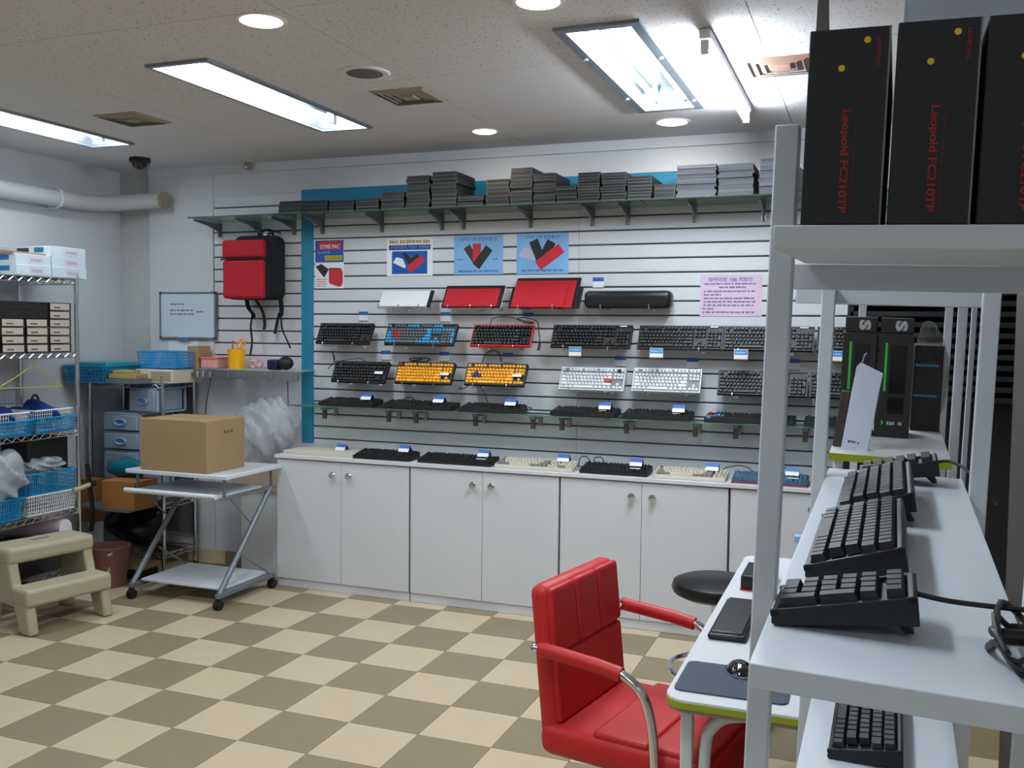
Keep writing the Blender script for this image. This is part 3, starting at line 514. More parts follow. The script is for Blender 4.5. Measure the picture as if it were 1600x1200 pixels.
SN = ['leftmost stack on the high shelf', 'second stack from the left', 'third low stack from the left', 'fourth low stack from the left', 'fifth stack from the left', 'first tall stack from the left', 'second tall stack from the left', 'low stack beside the tall left pair', 'stack before the tallest middle one', 'tallest middle stack', 'stack after the tallest middle one', 'low stack in the middle', 'first of three even stacks', 'second of three even stacks', 'third of three even stacks', 'low stack showing teal behind it', 'wide greyish stack', 'second wide greyish stack', 'last stack by the front post']
for k, (a, b_, zt, n) in enumerate(STK):
    z = ZT + .0004; th = (zt - ZT - .001) / n
    for q in range(n):
        w = (b_ - a) * random.uniform(.95, .985); x = a + (b_ - a - w) * random.random() + random.uniform(-.003, .003); y = 4.868 + random.uniform(0, .012)
        mm = random.choice(M_BXB if k >= 16 else M_BX); mb = MB().box(0, w, 0, .265, .0004, th - .0003)
        e = .0016; mb.box(-.0006, w + .0006, -.0008, .0005, .0004, .0004 + e * random.choice((.7, 1, 1.6)), 1)
        for sx in (0, w - .0014): mb.box(sx, sx + .0014, -.0008, .0005, .0004, th - .0003, 1)
        tag(mb.build('keyboard_box', [mm, M_EDGE], None, (x, y, z)), f'thin dark box, {ORD[q]} from the bottom of the {SN[k]}', 'box', 'thin dark boxes on the high shelf'); z += th
# ------------------------------------------------------------------ backpack on the left slats
bp = T('backpack', 'red and black backpack hanging on the left slats', 'backpack', (-3.62, 5.0, 1.72))
MB().box(-.155, .165, -.02, .13, .02, .42).build('back_body', M_BLKF, bp, bevel=.05, seg=4)
MB().box(-.165, .135, -.075, .06, .02, .385).build('side_gusset', M_BLKF, bp, bevel=.035, seg=3)
MB().box(-.168, .128, -.095, -.045, .025, .265).build('front_panel', M_REDF, bp, bevel=.02, seg=4, label='red lower pocket'); MB().box(-.17, .13, -.098, -.04, .272, .385).build('front_flap', M_REDF, bp, bevel=.02, seg=4, label='red upper pocket')
MB().box(-.165, .125, -.0985, -.09, .264, .273).build('zipper', M_BLACK2, bp); MB().tube([(-.168, -.09, .267), (-.18, -.09, .262)], .004, 6).build('zip_pull', M_BLACK2, bp)
def strap(t, pts, wd, name='strap', m=M_BLKF):
    p = smoothp(pts, 5); b = MB(); n = len(p); vs = []
    for q in p: vs += [(q.x - wd / 2, q.y, q.z), (q.x + wd / 2, q.y, q.z), (q.x + wd / 2, q.y + .004, q.z), (q.x - wd / 2, q.y + .004, q.z)]
    fs = [(0, 1, 2, 3), (4 * n - 1, 4 * n - 2, 4 * n - 3, 4 * n - 4)] + [(4 * i + k, 4 * i + (k + 1) % 4, 4 * i + 4 + (k + 1) % 4, 4 * i + 4 + k) for i in range(n - 1) for k in range(4)]
    return b.add(vs, fs).build(name, m, t, smooth=False)
strap(bp, [(-.1, .06, .03), (-.085, .06, -.03), (-.05, .06, -.07), (-.055, .06, -.1)], .03); strap(bp, [(-.055, .06, -.07), (-.07, .06, -.15), (-.06, .06, -.24), (-.075, .06, -.33)], .012); strap(bp, [(-.03, .06, .02), (.02, .06, -.05), (.035, .06, -.12), (.03, .06, -.165)], .02)
strap(bp, [(.15, .06, .05), (.16, .06, -.03), (.155, .06, -.08)], .03); strap(bp, [(.145, .06, -.06), (.125, .06, -.13), (.11, .06, -.19)], .02); strap(bp, [(.155, .06, -.08), (.165, .06, -.16), (.2, .06, -.23), (.225, .06, -.28)], .01)
MB().tube(smoothp([(-.03, .1, .41), (-.02, .1, .45), (.05, .1, .46), (.08, .1, .42)]), .008, 6).build('top_handle', M_BLKF, bp)
for x, n in ((-3.62, 'left'), (-3.55, 'right')):
    t = T('display_hook', f'{n} thin wire hook holding up the backpack', 'hook', (x, YB - .018, 2.165), group='chrome slatwall hooks'); MB().tube([(0, 0, 0), (0, -.12, 0), (0, -.135, .02)], .003, 6).build('prong', M_CHROME, t); MB().box(-.03, .03, -.004, 0, -.012, .012).build('plate', M_CHROME, t)
# ------------------------------------------------------------------ whiteboard
wb = T('whiteboard', 'small whiteboard with grey frame and faint blue writing', 'whiteboard', (-4.46, YB - .03, 1.487)); w, h = .455, .31
MB().box(.006, w - .006, -.014, -.001, .006, h - .006).build('panel', mat('board_white', (200, 214, 226), .25), wb)
for nm, q in (('frame_rail', (0, w, -.018, -.001, 0, .014)), ('frame_rail', (0, w, -.018, -.001, h - .012, h)), ('frame_rail', (0, .013, -.018, -.001, .014, h - .012)), ('frame_rail', (w - .013, w, -.018, -.001, .014, h - .012))): MB().box(*q).build(nm, M_GREYM, wb, bevel=.002)
for x in (0, w - .018):
    for z in (-.002, h - .016): MB().box(x, x + .018, -.02, -.001, z, z + .018).build('corner_cap', mat('dark_cap', (60, 64, 70), .5), wb, bevel=.003)
for x in (.045, w - .06): MB().box(x, x + .02, -.012, -.001, h, h + .02).build('hanger', M_WPLAS, wb, bevel=.004)
strokes(wb, .09, .2, h * .74, .012, -.0142, M_INKB, 'marker_line'); strokes(wb, .085, .28, h * .61, .012, -.0142, M_INKB, 'marker_line'); strokes(wb, .085, .28, h * .53, .012, -.0142, M_INKB, 'marker_line'); strokes(wb, .3, .36, h * .58, .012, -.0142, M_INKB, 'marker_line')
MB().box(.15, .25, -.03, -.018, -.004, .012).build('pen_tray', mat('tray_blue', (86, 120, 160), .4), wb); MB().cyl((.16, -.026, .016), (.24, -.026, .016), .004, 6).build('marker', M_PAPER, wb)
tag(MB().box(-4.4, -4.16, YB - .0312, YB - .0304, 1.39, 1.48).build('paper_sheet', M_PAPER), 'white sheet of paper on the wall below the whiteboard', 'paper')
# ------------------------------------------------------------------ low clear shelf under the backpack and what stands on it
ZL = 1.305
t = T('acrylic_shelf', 'clear acrylic shelf with metal clips under the backpack', 'shelf', (-4.03, YB - .022, ZL))
MB().box(0, .765, -.19, -.0005, -.006, 0).build('plate', M_CLEAR, t, bevel=.001); MB().box(0, .765, -.19, -.184, -.062, -.006).build('front_lip', mat('mirror_strip', (150, 150, 150), .15, .85), t)
for x in (.005, .05, .1, .24, .36, .56, .74): MB().box(x, x + .018, -.196, -.191, -.055, -.018).build('clip', M_GREYM if x > .2 else M_CHROME, t, bevel=.002)
t = T('pencil_cup', 'yellow cup holding scissors and pens on the clear shelf', 'cup', (-3.775, 5.03, ZL + .0005))
MB().lathe([(.048, 0), (.056, .125), (.053, .125), (.045, .004), (.001, .004)], 20).build('cup', mat('cup_yellow', (246, 176, 16), .4), t, smooth=True); MB().tube([(-.03, 0, .02), (-.035, .01, .18)], .005, 6).build('pen', M_CARD2, t)
mo = mat('scissor_orange', (240, 160, 40), .4)
for c in ((.03, .15), (.055, .17)): MB().tube([(c[0] + .02 * math.cos(a), -.01, c[1] + .02 * math.sin(a)) for a in [k * PI / 5 for k in range(10)]], .006, 6, closed=True).build('scissor_handle', mo, t, smooth=True)
tag(MB().box(0, .085, 0, .12, 0, .17).build('cardboard_box', M_CARD, None, (-4.125, 4.99, ZL - .03), bevel=.002), 'small tan carton left of the clear shelf under the whiteboard', 'box')
tag(MB().box(-4.1, -4.03, 4.97, 5.13, ZL - .0445, ZL - .031).build('wall_plate', M_STEEL), 'small metal plate carrying the tan carton', 'plate')
t = T('parts_tray', 'pink box with an orange rim on the clear shelf', 'box', (-4.02, 4.99, ZL + .0005)); MB().box(0, .12, 0, .12, 0, .06).build('body', mat('pink_plastic', (222, 160, 150), .4), t, bevel=.004); MB().box(-.004, .124, -.004, .124, .058, .07).build('rim', mat('coral', (240, 110, 80), .4), t, bevel=.003)
t = T('tape_gun', 'dark blue tape dispenser lying on the clear shelf', 'dispenser', (-3.53, 5.0, ZL + .0005)); MB().box(0, .075, 0, .08, 0, .065).build('body', mat('navy_plastic', (22, 30, 66), .35), t, bevel=.012, seg=3); MB().ball((.115, .04, .042), .05, .045, .042, 16).build('roll', M_BLACK, t, smooth=True)
t = T('pink_scissors', 'pale pink scissors lying behind the yellow cup', 'scissors', (-3.66, 5.05, ZL + .0005)); pk = mat('pale_pink', (214, 150, 160), .4)
for c in ((0, .03), (.045, .035)): MB().tube([(c[0] + .022 * math.cos(a), 0, c[1] + .022 * math.sin(a)) for a in [k * PI / 5 for k in range(10)]], .007, 6, closed=True).build('handle', pk, t, smooth=True)
MB().box(.06, .11, -.003, .003, .004, .014).build('blade', M_CHROME, t)
t = T('hanging_cord', 'purple cord hanging beside the teal strip', 'cord', (-3.415, 5.06, 1.24)); cable(t, [(0, 0, 0), (.003, 0, -.2), (.002, 0, -.35), (0, 0, -.372)], .003, mat('purple_cord', (96, 50, 130), .5)); MB().box(-.012, .008, -.006, .006, -.385, -.372).build('tassel', mat('purple_cord', (96, 50, 130), .5), t)
t = T('hanging_cord', 'black cord hanging from the clear shelf behind the carton', 'cord', (-3.92, 4.965, 1.25)); cable(t, [(0, 0, 0), (-.005, -.02, -.08), (-.02, -.03, -.2), (-.03, -.03, -.4)], .003)
# ledge behind the trolley with the bubble wrap
t = T('packing_stand', 'pale brown carton on a white stand behind the trolley', 'box', (-3.8, 5.0, 0))
MB().box(0, .4, .0, .12, .545, .70).build('carton', mat('carton_pale', (186, 168, 150), .85), t, bevel=.002); MB().box(.06, .4, .02, .12, .0005, .5445).build('stand', M_WPLAS, t, bevel=.002)
def lumpy(cx, cy, cz, rx, ry, rz, seed, n=14, k=12, amp=.12, fr=(2, 6)):
    rr = random.Random(seed); b = MB().ball((0, 0, 0), 1, 1, 1, n, k=k); ph = [(rr.uniform(*fr), rr.uniform(*fr), rr.uniform(*fr), rr.uniform(0, 6)) for _ in range(5)]
    vs = []
    for v in b.v:
        f = 1 + amp * sum(math.sin(p[0] * v[0] + p[1] * v[1] + p[2] * v[2] + p[3]) for p in ph) / 2.2
        vs.append((cx + v[0] * rx * f, cy + v[1] * ry * f, cz + v[2] * rz * f))
    b.v = vs; return b
t = T('bubble_wrap', 'crumpled clear bubble wrap bundle beside the cardboard box', 'bubble wrap', (-3.57, 5.03, .7))
lumpy(0, -.01, .205, .2, .1, .19, 3, 48, 32, .16, (3, 11)).build('bundle', M_FILM, t, smooth=True); lumpy(-.05, 0, .2, .15, .07, .17, 5, 44, 30, .3, (4, 12)).build('inner_fold', M_FILM, t, smooth=True); lumpy(.08, -.01, .26, .13, .06, .15, 9, 44, 30, .3, (4, 12)).build('inner_fold', M_FILM, t, smooth=True)
# ------------------------------------------------------------------ trolley
tr = T('computer_trolley', 'white computer trolley on black castors carrying the cardboard box', 'trolley', (-3.66, 4.57, 0)); x0, x1, y0, y1 = -.345, .355, -.265, .265
MB().box(x0, x1, y0, y1, .725, .748).build('top', M_WHITEM, tr, bevel=.004)
MB().box(x0 + .05, x1 - .06, y0 - .03, y1 - .12, .618, .634).build('keyboard_tray', M_WHITEM, tr, bevel=.004); MB().cyl((x0 + .03, y0 - .035, .634), (x1 - .04, y0 - .035, .634), .014, 10).build('tray_rail', M_WHITEM, tr, smooth=True)
for sx in (x0 + .045, x1 - .05):
    MB().box(sx - .008, sx + .008, y0 + .02, y1, .602, .617).build('side_rail', M_GREYM, tr, bevel=.002)
    for yy in (y0 + .05, y1 - .04): MB().box(sx - .006, sx + .006, yy - .006, yy + .006, .602, .7255).build('upright', M_GREYM, tr)
    MB().tube([(sx, y0 - .0, .085), (sx, y1 - .05, .61)], .016, 10).build('leg', M_GREYM, tr, smooth=True)
    MB().box(sx - .014, sx + .014, y0 - .02, y1 - .02, .062, .09).build('foot_rail', M_GREYM, tr, bevel=.004)
    MB().tube([(sx, y0 + .1, .605), (sx, y0 + .3, .42)], .005, 6).build('brace', M_GREYM, tr); MB().tube([(sx, y0 + .22, .25), (sx, y1 - .05, .085)], .005, 6).build('brace', M_GREYM, tr)
    for yy in (y0 - .01, y1 - .035):
        w_ = MB().cyl((sx - .018, yy, .026), (sx + .018, yy, .026), .0255, 14).build('castor', M_BLACK, tr, smooth=True); MB().box(sx - .012, sx + .012, yy - .012, yy + .012, .035, .064).build('fork', M_BLACK, w_)
MB().box(x0 + .06, x1 - .065, y0 + .05, y1 - .06, .09, .104).build('bottom_shelf', M_WHITEM, tr, bevel=.003)
cb = T('cardboard_box', 'large tan cardboard box standing on the white trolley', 'box', (-3.905, 4.318, .7485)); w, d, h = .462, .34, .295
MB().box(0, w, 0, d, 0, h).build('carton', M_CARD, cb, bevel=.003); MB().box(.002, w - .002, d / 2 - .002, d / 2 + .002, h, h + .0006).build('flap_seam', M_CARD2, cb)
b = MB()
for yy in (.15, .18, .21): b.box(w + .0001, w + .0006, yy, yy + .018, .215, .232)
b.build('printed_marks', mat('dark_print', (90, 70, 50), .8), cb)
# ------------------------------------------------------------------ chrome wire rack along the left wall
def wshelf(t, x0, x1, y0, y1, z, step=.028, m=M_CHROME):
    b = MB(); r = .0026
    for zz in (z - .004, z - .032):
        for p, q in (((x0, y0), (x1, y0)), ((x1, y0), (x1, y1)), ((x1, y1), (x0, y1)), ((x0, y1), (x0, y0))): b.tube([(*p, zz), (*q, zz)], .0032, 5)
    for p, q in (((x1, y0), (x1, y1)), ((x0, y1), (x1, y1)), ((x0, y0), (x1, y0))):
        L = math.hypot(q[0] - p[0], q[1] - p[1]); n = max(4, int(L / .03)); pts = [(p[0] + (q[0] - p[0]) * i / n, p[1] + (q[1] - p[1]) * i / n, z - (.006 if i % 2 else .03)) for i in range(n + 1)]
        b.tube(pts, r, 4)
    k = y0 + step
    while k < y1: b.tube([(x0, k, z - .002), (x1, k, z - .002)], .0018, 4); k += step
    for f in (.33, .66): b.tube([(x0 + (x1 - x0) * f, y0, z - .005), (x0 + (x1 - x0) * f, y1, z - .005)], r, 4)
    return b.build('wire_shelf', m, t)
def posts(t, xs, ys, h, r=.0125):
    for x in xs:
        for y in ys:
            p = MB().cyl((x, y, .0005), (x, y, h), r, 10).build('post', M_CHROME, t, smooth=True)
            MB().lathe([(.016, .0), (.018, .012), (.013, .022)], 10, (x, y, .0005)).build('foot', M_BLACK, p); MB().ball((x, y, h), r, r, .006, 10).build('cap', M_BLACK, p)
RX0, RX1, RY0, RY1 = -4.785, -4.345, 3.1, 4.30
wr = T('wire_rack', 'chrome wire rack along the left wall, loaded with boxes and baskets', 'rack', (0, 0, 0))
posts(wr, (RX0, RX1), (RY0, RY1), 1.86)
RZ = [1.838, 1.415, .962, .50, .16]
for z in RZ: wshelf(wr, RX0, RX1, RY0, RY1, z)
M_WBOX = mat('white_box', (206, 222, 230), .5, var=.04)
def wbox(label, y0, y1, z0, x1, x0=-4.72, h=.058):
    t = T('keyboard_carton', label, 'box', (x0, y0, z0), group='white cartons on the rack'); w, d = x1 - x0, y1 - y0
    MB().box(0, w, 0, d, 0, h).build('carton', M_WBOX, t, bevel=.0015)
    MB().box(w - .12, w - .05, -.0006, 0, h * .4, h * .88).build('blue_print', mat('carton_blue', (36, 110, 168), .5), t); MB().box(w - .25, w - .16, -.0006, 0, h * .25, h * .85).build('dark_print', mat('carton_dark', (60, 64, 80), .5), t)
    MB().box(w, w + .0006, d * .35, d * .8, .004, h - .006).build('pale_label', mat('label_pale', (208, 210, 222), .6), t); b = MB()
    for q in range(7): b.box(w + .0006, w + .001, d * .42 + q * d * .045, d * .42 + q * d * .045 + d * .03, h * .35, h * .62)
    b.build('printed_word', mat('label_ink', (176, 160, 180), .6), t)
wbox('near white carton in the bottom layer on the rack top', 3.885, 4.12, 1.8385, -4.34); wbox('far white carton in the bottom layer on the rack top', 4.128, 4.37, 1.8385, -4.335)
wbox('near white carton in the second layer on the rack top', 3.885, 4.12, 1.8972, -4.345); wbox('far white carton in the second layer on the rack top', 4.125, 4.37, 1.8972, -4.34); wbox('single white carton of the third layer on the rack top', 4.115, 4.372, 1.9558, -4.342)
tag(MB().box(0, .36, 0, .24, 0, .012).box(.05, .25, .05, .3, .0125, .022).build('flat_cardboard', M_CARD, None, (-4.72, 3.86, 1.9558), (0, 0, .05)), 'flattened brown cardboard pieces on the near white cartons', 'cardboard')
M_LBL = mat('beige_label', (196, 186, 174), .6); M_DBOX = mat('dark_box', (26, 25, 28), .6, var=.15)
ly = [3.80, 3.962, 4.118]
def dbox(label, y0, z0, wd=.152, lab=True, h=.0455):
    t = T('switch_box', label, 'box', (-4.36, y0, z0), group='dark boxes with beige labels'); MB().box(-.3, 0, 0, wd, 0, h).build('carton', M_DBOX, t)
    if lab:
        MB().box(0, .0006, .004, wd - .012, .005, h - .004).build('label', M_LBL, t); b = MB()
        for q in range(5): b.box(.0006, .001, .03 + q * .009, .037 + q * .009, .014, .022)
        b.build('printed_word', M_BLACK, t)
cn = ['near', 'middle', 'far']
for c in range(3):
    for r in range(4): dbox(f'beige-labelled dark box, {ORD[r]} from the bottom in the {cn[c]} column', ly[c] + random.uniform(-.003, .003), 1.4155 + r * .047)
for r in (4, 5): dbox(f'beige-labelled dark box, {ORD[r]} from the bottom in the far column', ly[2] + (.003 if r == 4 else .004), 1.4155 + r * .047)
for r in (4, 5): dbox(f'long black box without label on {"the lower" if r == 4 else "top"} of the near columns', 3.79, 1.4155 + r * .047, .318, False)
dbox('plain dark box at the near edge beside the labelled boxes', 3.6, 1.4155, .18, False, .09)
def basket(label, x0, x1, y0, y1, z0, h, m, flare=.012, group='plastic baskets', step=.016, rows=5, name='basket'):
    t = T(name, label, 'basket', ((x0 + x1) / 2, (y0 + y1) / 2, z0), group=group); a, c = (x1 - x0) / 2, (y1 - y0) / 2; b = MB(); r = MB()
    MB().box(-a + flare, a - flare, -c + flare, c - flare, 0, .005).build('base', m, t)
    for i in range(rows + 1):
        u = i / rows; e = flare * (1 - u); z = u * (h - .006); tk = .0035 if 0 < i < rows else .008
        for (p, q) in (((-a + e, -c + e), (a - e, -c + e)), ((a - e, -c + e), (a - e, c - e)), ((a - e, c - e), (-a + e, c - e)), ((-a + e, c - e), (-a + e, -c + e))): (r if i == rows else b).tube([(*p, z + .003), (*q, z + .003)], tk * .6, 4)
    for sx, n_, L in ((1, int(2 * c / step), c), (-1, int(2 * c / step), c)):
        for i in range(n_ + 1): y = -L + 2 * L * i / n_; k = (L - flare) / L; b.tube([(sx * (a - flare), y * k, .002), (sx * a, y, h - .004)], .0032, 4)
    for sy in (1, -1):
        n_ = int(2 * a / step)
        for i in range(n_ + 1): x = -a + 2 * a * i / n_; k = (a - flare) / a; b.tube([(x * k, sy * (c - flare), .002), (x, sy * c, h - .004)], .0032, 4)
    b.build('lattice', m, t); r.build('rim', m, t)
    return t
basket('near blue basket on the middle rack shelf, white basket inside', -4.72, -4.345, 3.70, 3.985, .963, .08, M_BLUEP); basket('far blue basket on the middle rack shelf, white basket inside', -4.72, -4.345, 3.995, 4.29, .963, .085, M_BLUEP)
basket('white basket nested in the near blue basket', -4.70, -4.362, 3.72, 3.972, .972, .115, M_WPLAS, group='white nested baskets'); basket('white basket nested in the far blue basket', -4.70, -4.362, 4.012, 4.275, .972, .118, M_WPLAS, group='white nested baskets')
for lb, y0, y1, s in (('heap of navy cloth in the near white basket', 3.74, 3.95, 11), ('heap of navy cloth in the far white basket', 4.03, 4.25, 12)):
    t = T('navy_cloth', lb, 'cloth', (-4.53, (y0 + y1) / 2, .98), group='navy cloth heaps'); lumpy(0, 0, .08, .15, .105, .06, s, 30, 20, .3).build('heap', M_BLUED, t, smooth=True)
t = T('umbrella_handle', 'black hooked umbrella handle standing in the far white basket', 'umbrella', (-4.5, 4.16, 1.06)); MB().tube(smoothp([(0, 0, 0), (0, 0, .08), (0, -.015, .105), (0, -.035, .1), (0, -.042, .075)]), .007, 8).build('handle', M_BLACK, t, smooth=True)
t = T('clothes_hanger', 'yellow wire clothes hanger hanging under the second rack shelf', 'hanger', (-4.38, 4.02, 1.375)); ml = mat('hanger_yellow', (188, 186, 60), .5)
MB().tube(smoothp([(0, 0, 0), (0, .008, -.01), (0, .003, -.025), (0, 0, -.04)]), .002, 6).build('hook', M_STEEL, t); MB().tube(smoothp([(0, 0, -.04), (0, .04, -.05), (0, .1, -.1), (0, .2, -.155), (0, .16, -.158), (0, -.2, -.15), (0, -.215, -.14), (0, -.1, -.085), (0, -.04, -.05), (0, 0, -.04)]), .003, 6).build('wire', ml, t, smooth=True)
t = T('wire_screen', 'dark wire mesh screen behind the middle rack shelf', 'mesh', (-4.75, 3.3, .965)); b = MB()
for k in range(46): b.tube([(0, k * .02, 0), (0, k * .02, .22)], .0014, 4)
for z in (0, .07, .14, .22): b.tube([(0, 0, z), (0, .92, z)], .0025, 4)
b.build('mesh', M_STEEL, t)
tag(MB().box(-4.6, -4.40, 3.99, 4.275, .742, .925).build('black_crate', M_BLACK2, bevel=.004), 'black crate at the back of the fourth rack shelf', 'crate')
basket('white basket under the blue one on the fourth rack shelf', -4.70, -4.345, 3.93, 4.285, .501, .115, M_WPLAS, group='fourth shelf baskets'); basket('blue basket stacked on the white one on the fourth rack shelf', -4.70, -4.345, 3.94, 4.28, .618, .12, M_BLUEP, group='fourth shelf baskets'); basket('blue basket at the near end of the fourth rack shelf', -4.70, -4.345, 3.62, 3.915, .501, .12, M_BLUEP, group='fourth shelf baskets')
M_BAG = mat('clear_bag', (214, 222, 230), .18, var=.1, bump=.8, bscale=30, alpha=.5)
t = T('plastic_bag', 'large crumpled clear plastic bag bulging out of the near blue basket', 'plastic bag', (-4.42, 3.83, .63)); lumpy(0, -.02, .12, .13, .14, .14, 21, 48, 32, .15, (3, 9)).build('bag', M_BAG, t, smooth=True)
t = T('plastic_bag', 'small clear plastic bag lying on the stacked blue basket', 'plastic bag', (-4.42, 4.1, .735)); lumpy(0, 0, .045, .09, .13, .042, 22, 40, 26, .15, (3, 9)).build('bag', M_BAG, t, smooth=True)
t = T('paper_roll', 'rolled paper with a white end poking from the lowest rack shelf', 'paper roll', (-4.33, 4.18, .40), (0, 0, .1))
MB().lathe([(.03, 0), (.052, 0), (.052, .42), (.03, .42)], 20, cap=False).xf(Matrix.Rotation(-PI / 2 - .06, 4, 'Y')).build('roll', mat('roll_pink', (190, 168, 176), .7), t, smooth=True); MB().lathe([(.001, .0005), (.049, .0005), (.051, -.002), (.001, -.002)], 20).xf(Matrix.Rotation(-PI / 2 - .06, 4, 'Y')).build('end', M_PAPER, t)
tag(MB().box(-4.74, -4.37, 3.75, 4.27, .1605, .32).build('storage_crate', mat('crate_dark', (52, 48, 50), .7), bevel=.006), 'dark storage crate on the lowest rack shelf under the paper roll', 'crate')
tag(lumpy(-4.46, 3.61, .325, .1, .11, .14, 31, 18, 12, .15).build('blue_bag', mat('blue_sheet', (0, 92, 140), .4), smooth=True), 'blue plastic sheet bunched beside the step stool', 'plastic bag')
t = T('post_clamp', 'beige clamp arm fixed on the rack post', 'clamp', (RX1, RY1, .62)); MB().tube([(.02, -.06, -.01), (.03, 0, 0), (.03, .06, .01)], .014, 8).build('arm', M_BEIGE, t, smooth=True); MB().cyl((.03, .05, .01), (.035, .085, .012), .018, 10).build('knob', M_BLACK, t, smooth=True)
t = T('strap_cord', 'black strap hanging behind the rack post', 'strap', (-4.34, 4.36, .75)); cable(t, [(0, 0, 0), (.01, .0, -.1), (.03, .0, -.22), (.035, .0, -.32), (.02, 0, -.4)], .014)
tag(MB().box(-4.64, -4.55, 4.66, 4.70, .0005, .33).build('white_panel', M_WPLAS, bevel=.003), 'white board standing on the floor between rack and bin', 'board'); tag(MB().box(0, .11, 0, .09, 0, .27).build('cardboard_box', M_CARD2, None, (-4.665, 4.63, .3305), bevel=.002), 'orange-brown carton standing on the white board', 'box')
# ------------------------------------------------------------------ corner wire rack behind the trolley
cr = T('wire_rack', 'chrome corner rack behind the trolley with plastic drawers', 'rack', (0, 0, 0)); posts(cr, (-4.75, -4.165), (4.805, 5.10), 1.25)
for z in (1.212, .45, .13): wshelf(cr, -4.75, -4.165, 4.805, 5.10, z)
MB().box(-4.755, -4.16, 5.112, 5.118, .2, 1.2).build('back_sheet', mat('dark_sheet', (96, 94, 96), .8), cr)
t = basket('blue basket with a teal lid on the left of the corner rack', -4.79, -4.475, 4.62, 5.02, 1.2125, .105, M_BLUEP, group='corner rack baskets'); MB().box(-.155, .155, -.19, .19, .085, .1).build('contents', mat('teal_contents', (20, 130, 140), .5), t)
MB().box(-.16, .1, -.1, .19, .1, .125).build('lid', mat('teal_lid', (60, 170, 180), .35), t, bevel=.006)
basket('small blue basket on the right of the corner rack, below the whiteboard', -4.375, -4.07, 4.82, 5.04, 1.305, .105, M_BLUEP, group='corner rack baskets'); 
t = T('organizer_box', 'small cream drawer box under the small blue basket', 'drawer box', (-4.37, 4.80, 1.2125)); MB().box(0, .29, 0, .26, 0, .085).build('body', M_CASEBE, t, bevel=.003); MB().box(.12, .27, -.002, 0, .012, .07).build('drawer_front', mat('tan_front', (168, 150, 126), .5), t); MB().box(.1, .285, -.0025, -.0005, .0755, .082).build('rail', M_PAPER, t)
tag(MB().box(0, .2, 0, .12, 0, .03).box(.02, .16, .01, .1, .0305, .052).build('tool_case', mat('tool_yellow', (170, 150, 90), .5), None, (-4.46, 4.66, 1.2405), (0, 0, .1), bevel=.004), 'tray of small tools sticking out beside the cream drawer box', 'tools')
tag(MB().box(-4.472, -4.24, 4.65, 4.797, 1.2125, 1.24).build('tool_tray', M_GREYM), 'grey tray under the small tools on the corner rack', 'tray')
def drawer_unit(label, x0, x1, y0, y1, z0, hs, name='drawer_chest'):
    t = T(name, label, 'drawers', (x0, y0, z0), group='frosted plastic drawers'); w, d, H_ = x1 - x0, y1 - y0, sum(hs)
    fr = MB()
    for (x, y) in ((0, .02), (w - .012, .02), (0, d - .012), (w - .012, d - .012)): fr.box(x, x + .012, y, y + .012, 0, H_)
    for z in [0] + [sum(hs[:i + 1]) - .01 for i in range(len(hs))]: fr.box(0, w, .02, d, z, z + .008)
    fr.build('frame', mat('frame_blue', (160, 178, 204), .4), t)
    z = .01
    for h_ in hs:
        dr = MB().box(.014, w - .014, 0, d - .02, z, z + h_ - .022).build('drawer', M_FROST, t, bevel=.006); cx, cz = w * .52, z + h_ * .42
        MB().tube([(cx + .042 * math.cos(a), -.006, cz + .019 * math.sin(a)) for a in [k * PI / 8 for k in range(16)]], .0075, 6, closed=True).build('handle', M_CAP, dr, smooth=True, label='blue oval handle'); z += h_
drawer_unit('two frosted drawers with blue oval handles left of the cardboard box', -4.585, -4.29, 4.73, 5.05, .451, [.33, .12, .12]); drawer_unit('single frosted drawer with blue handle stacked above the two', -4.41, -4.185, 4.765, 5.05, 1.0225, [.155])
tag(MB().box(0, .25, 0, .2, 0, .17).build('cardboard_box', M_CARD2, None, (-4.37, 4.50, .4605), bevel=.002), 'orange-brown carton under the drawers behind the trolley', 'box'); tag(MB().box(-4.6, -4.16, 4.49, 4.72, .445, .4598).build('plywood', M_GREYM), 'grey board under the orange-brown carton', 'board')
tag(lumpy(-4.3, 4.66, .695, .17, .06, .055, 41, 18, 12, .15).build('teal_bag', mat('teal_bag', (0, 104, 120), .4), smooth=True), 'teal plastic bag bunched on the carton behind the trolley', 'plastic bag')
t = T('black_bag', 'black plastic bag heaped on the bottom shelf of the corner rack', 'bag', (-4.5, 4.93, .1305)); lumpy(0, -.02, .14, .24, .14, .135, 42, 24, 16, .15).build('bag', mat('black_film', (16, 16, 18), .3, bump=.5, bscale=40), t, smooth=True)
tag(MB().box(-4.72, -4.18, 4.62, 4.79, .06, .09).build('brown_board', M_CARD, bevel=.002), 'brown board lying low in front of the corner rack', 'board'); tag(MB().box(-4.72, -4.2, 4.63, 4.79, .0005, .0595).build('black_case', M_BLACK, bevel=.004), 'flat black case on the floor under the brown board', 'case')
